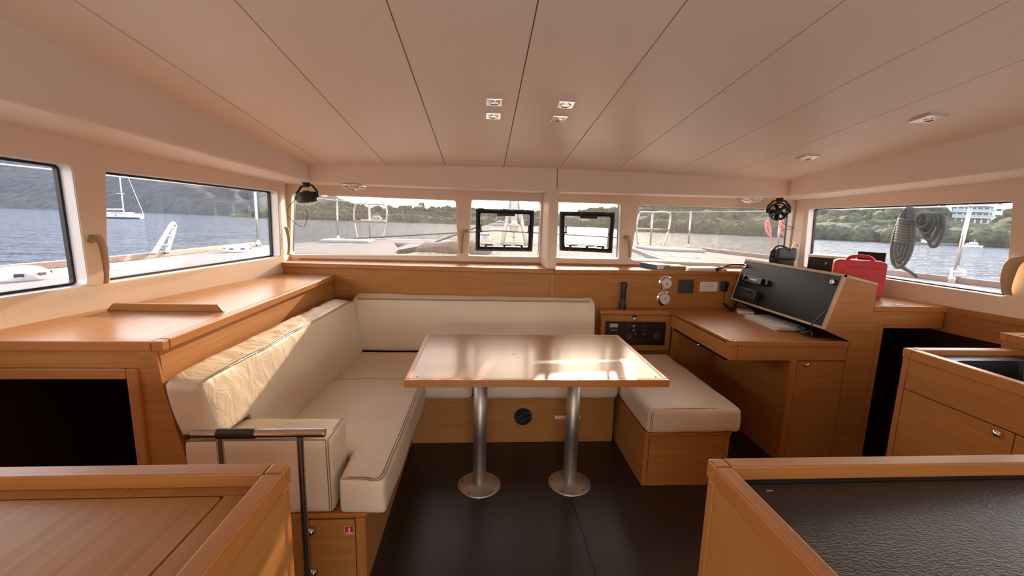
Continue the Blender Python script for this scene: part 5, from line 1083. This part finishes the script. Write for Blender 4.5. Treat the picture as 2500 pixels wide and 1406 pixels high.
# houses on the far shore
def house(px, py, wpx, hpx, k, lab, roof=True, wy=None):
    b = shore(px, wy or 546, k, py); s_ = (b-CAM).dot(FW)/F_PX; w, h = wpx*s_, hpx*s_; e = thing('house', lab, 'house', (b.x, b.y, b.z-h))
    x0, x1, y0, y1, z0, z1 = b.x-w/2, b.x+w/2, b.y, b.y+w*.8, b.z-h-3, b.z; B(x0, x1, y0, y1, z0, z1).build('walls', 'house_wall', e)
    if roof: MB().prism([(x0-.3, y0-.3, z1), (x1+.3, y0-.3, z1), ((x0+x1)/2, y0-.3, z1+h*.45)], (0, w*.8+.6, 0)).build('roof', 'house_roof', e)
    for t in (.22, .62): B(x0+w*t, x0+w*(t+.16), y0-.08, y0-.001, z1-h*.62, z1-h*.25).build('window', 'window_dark', e)
house(776, 505, 9, 9, 1.5, 'tiny white house among the trees left of the left pulpit', wy=537); house(807, 506, 9, 8, 1.5, 'tiny white house just left of the left stanchion', wy=538)
house(921, 506, 20, 12, 1.45, 'pale house with an arch behind the left pulpit', wy=541); house(984, 504, 22, 12, 1.45, 'flat pale house on the ridge right of the left pulpit', False, 543)
house(1028, 500, 14, 16, 1.45, 'tall pale house beside the cypress tree on the far shore', wy=544); house(1093, 507, 24, 14, 1.45, 'wide pale house at the right end of the far shore', True, 547)
b = shore(1034, 545, 1.4, 491); s_ = (b-CAM).dot(FW)/F_PX
cy = thing('cypress_tree', 'narrow dark cypress standing above the far shore woods', 'tree', (b.x, b.y, b.z-40*s_))
cm = MB().lathe((b.x, b.y, b.z-26*s_), (0, 0, 1), [(1.2*s_, 0), (2.4*s_, 6*s_), (2.2*s_, 14*s_), (1.2*s_, 22*s_), (.1*s_, 27*s_)], 10); cm.build('crown', 'cypress_leaves', cy); MB().tube([(b.x, b.y, b.z-45*s_), (b.x, b.y, b.z-25*s_)], .6*s_, 8).build('trunk', 'rock', cy)
b = shore(1000, 543, 1.4, 505); s_ = (b-CAM).dot(FW)/F_PX; up_ = thing('umbrella_pine', 'round topped pine standing above the far shore woods', 'tree', (b.x, b.y, b.z-40*s_))
MB().ball((b.x, b.y, b.z), 7*s_, 7*s_, 4*s_, 14, 8).build('crown', 'cypress_leaves', up_); MB().tube([(b.x, b.y, b.z-30*s_), (b.x, b.y, b.z)], .8*s_, 8).build('trunk', 'rock', up_)
# apartment block on the right shore
b = shore(2380, 602, 1.55, 545); s_ = (b-CAM).dot(FW)/F_PX; ap = thing('apartment_block', 'white apartment block with teal glass balconies above the right shore', 'building', b)
ux = Vector((RT.x, RT.y, 0)).normalized(); uy = Vector((-RT.y, RT.x, 0)).normalized()
def ab(u0, u1, d0, d1, z0, z1, nm, mat, par): c = b+ux*((u0+u1)/2*s_)+uy*((d0+d1)/2*s_)+Vector((0, 0, (z0+z1)/2*s_)); return MB().obox(c, ux*((u1-u0)/2*s_), uy*((d1-d0)/2*s_), (0, 0, (z1-z0)/2*s_)).build(nm, mat, par)
ab(-62, 70, 4, 60, -12, 66, 'walls', 'house_wall', ap); ab(38, 72, 0, 4, -10, 66, 'stair_tower', 'house_wall', ap)
for fl_ in range(5):
    z = fl_*14
    if fl_: ab(-66, 36, -6, 4, z-1.4, z, 'balcony_slab', 'house_wall', ap); ab(-66, 36, -6, -5.4, z, z+6, 'balcony_glass', 'balcony_glass', ap)
    for k in range(6): ab(-58+k*16, -48+k*16, 3.4, 4.1, z+1, z+10, 'window', 'window_dark', ap)
    ab(46, 58, -.6, .1, z+3, z+8, 'window', 'window_dark', ap)
# boats at anchor
def hullmesh(o, L_, bm_, h, mat, name, par, d):
    d = Vector(d).normalized(); n = Vector((-d.y, d.x, 0)); secs = []
    for t, w, zk in ((0, .78, .05), (.3, 1, -.1), (.6, .92, -.1), (.85, .5, .0), (1, .02, .25)):
        c = Vector(o)+d*(L_*(t-.5)); top = h*(1+.18*t); secs.append([c-n*bm_/2*w+Vector((0, 0, top)), c-n*bm_/2*w*.7+Vector((0, 0, zk*h-.25)), c+n*bm_/2*w*.7+Vector((0, 0, zk*h-.25)), c+n*bm_/2*w+Vector((0, 0, top))])
    return cov(secs).build(name, mat, par, smooth=False)
b = at(292, 533, 'z', SEA); s_ = (b-CAM).dot(FW)/F_PX; dv = Vector((RT.x, RT.y, 0)).normalized(); yt = thing('sailing_yacht', 'white sailing yacht at anchor seen through the left side window', 'yacht', b)
Ly = 118*s_; ctr = b-dv*(Ly*.5-60*s_)
hullmesh(ctr, Ly, Ly*.3, 10.5*s_, 'hull_white', 'hull', yt, dv); c0 = ctr+Vector((0, 0, 11*s_)); hullmesh(ctr-Vector((0, 0, .02)), Ly*.97, Ly*.305, 3*s_, 'hull_blue', 'boot_stripe', yt, dv)
nv = Vector((-dv.y, dv.x, 0)); MB().obox(c0+Vector((0, 0, 1.5*s_)), dv*Ly*.26, nv*Ly*.07, (0, 0, 2.2*s_)).build('cabin_top', 'hull_white', yt, bevel=.1); MB().obox(c0+Vector((0, 0, 1.8*s_))-nv*Ly*.0705, dv*Ly*.12, nv*.02, (0, 0, .8*s_)).build('cabin_window', 'window_dark', yt)
mb_ = c0+dv*11*s_; mt = mb_+Vector((0, 0, 160*s_)); MB().tube([mb_, mt], 1.2*s_, 8).build('mast', 'hull_white', yt); bow = ctr+dv*Ly*.49+Vector((0, 0, 14*s_)); MB().tube([bow, mt-Vector((0, 0, 10*s_))], .45*s_, 6).build('forestay', 'hull_white', yt)
MB().tube([mb_+Vector((0, 0, 11*s_)), mb_-dv*48*s_+Vector((0, 0, 10*s_))], 1.3*s_, 8).build('boom', 'hull_white', yt); MB().tube([mb_+Vector((0, 0, 48*s_))-nv*Ly*.1-dv*2*s_, mb_+Vector((0, 0, 48*s_))+nv*Ly*.1-dv*2*s_], .4*s_, 6).build('spreader', 'hull_white', yt)
for k in (-.42, -.2, .05): MB().ball(ctr+dv*Ly*k-nv*Ly*.15+Vector((0, 0, 7*s_)), .9*s_, .9*s_, 2.2*s_, 8, 6).build('fender', 'hull_blue', yt)
def motorboat(px, py, L_px, lab, dirx=1, mat='hull_white'):
    b = at(px, py, 'z', SEA); s_ = (b-CAM).dot(FW)/F_PX; dv = Vector((RT.x, RT.y, 0)).normalized()*dirx; L_ = L_px*s_; e = thing('motor_boat', lab, 'motor boat', b); hullmesh(b, L_, L_*.3, 5*s_*L_px/60, mat, 'hull', e, dv)
    nv = Vector((-dv.y, dv.x, 0)); h = s_*L_px/60
    MB().obox(b-dv*L_*.08+Vector((0, 0, 8*h)), dv*L_*.22, nv*L_*.1, (0, 0, 3*h)).build('cabin', 'hull_white', e, bevel=h*1.5); MB().obox(b-dv*L_*.06+Vector((0, 0, 8.5*h)), dv*L_*.225, nv*L_*.102, (0, 0, 1*h)).build('windscreen', 'window_dark', e)
    MB().obox(b-dv*L_*.12+Vector((0, 0, 12.5*h)), dv*L_*.12, nv*L_*.07, (0, 0, 1.4*h)).build('flybridge', 'hull_white', e, bevel=h*.6); MB().tube([b-dv*L_*.14+Vector((0, 0, 12*h)), b-dv*L_*.17+Vector((0, 0, 21*h))], .5*h, 6).build('radar_mast', 'hull_white', e)
motorboat(912, 541, 62, 'white motor yacht anchored behind the left bow pulpit', -1); motorboat(1222, 551, 60, 'bluish motor yacht seen through the left hatch', 1, 'hull_white'); motorboat(2368, 603, 52, 'small white speedboat moored below the apartment block', -1); motorboat(742, 532.5, 20, 'tiny white boat moored at the far shore near the left fan', 1)
b = at(2260, 597, 'z', SEA); s_ = (b-CAM).dot(FW)/F_PX; jt = thing('stone_jetty', 'low stone jetty on the right shore with a small kiosk', 'jetty', b); dv = Vector((RT.x, RT.y, 0)).normalized(); nv = Vector((-dv.y, dv.x, 0))
MB().obox(b+dv*25*s_+Vector((0, 0, 1.5*s_)), dv*48*s_, nv*6*s_, (0, 0, 3.4*s_)).build('quay', 'rock', jt); MB().obox(b-dv*4*s_+Vector((0, 0, 8*s_)), dv*5*s_, nv*4*s_, (0, 0, 4*s_)).build('kiosk', 'house_wall', jt); MB().obox(b-dv*4*s_+Vector((0, 0, 12.5*s_)), dv*6*s_, nv*5*s_, (0, 0, .8*s_)).build('kiosk_roof', 'house_roof', jt)
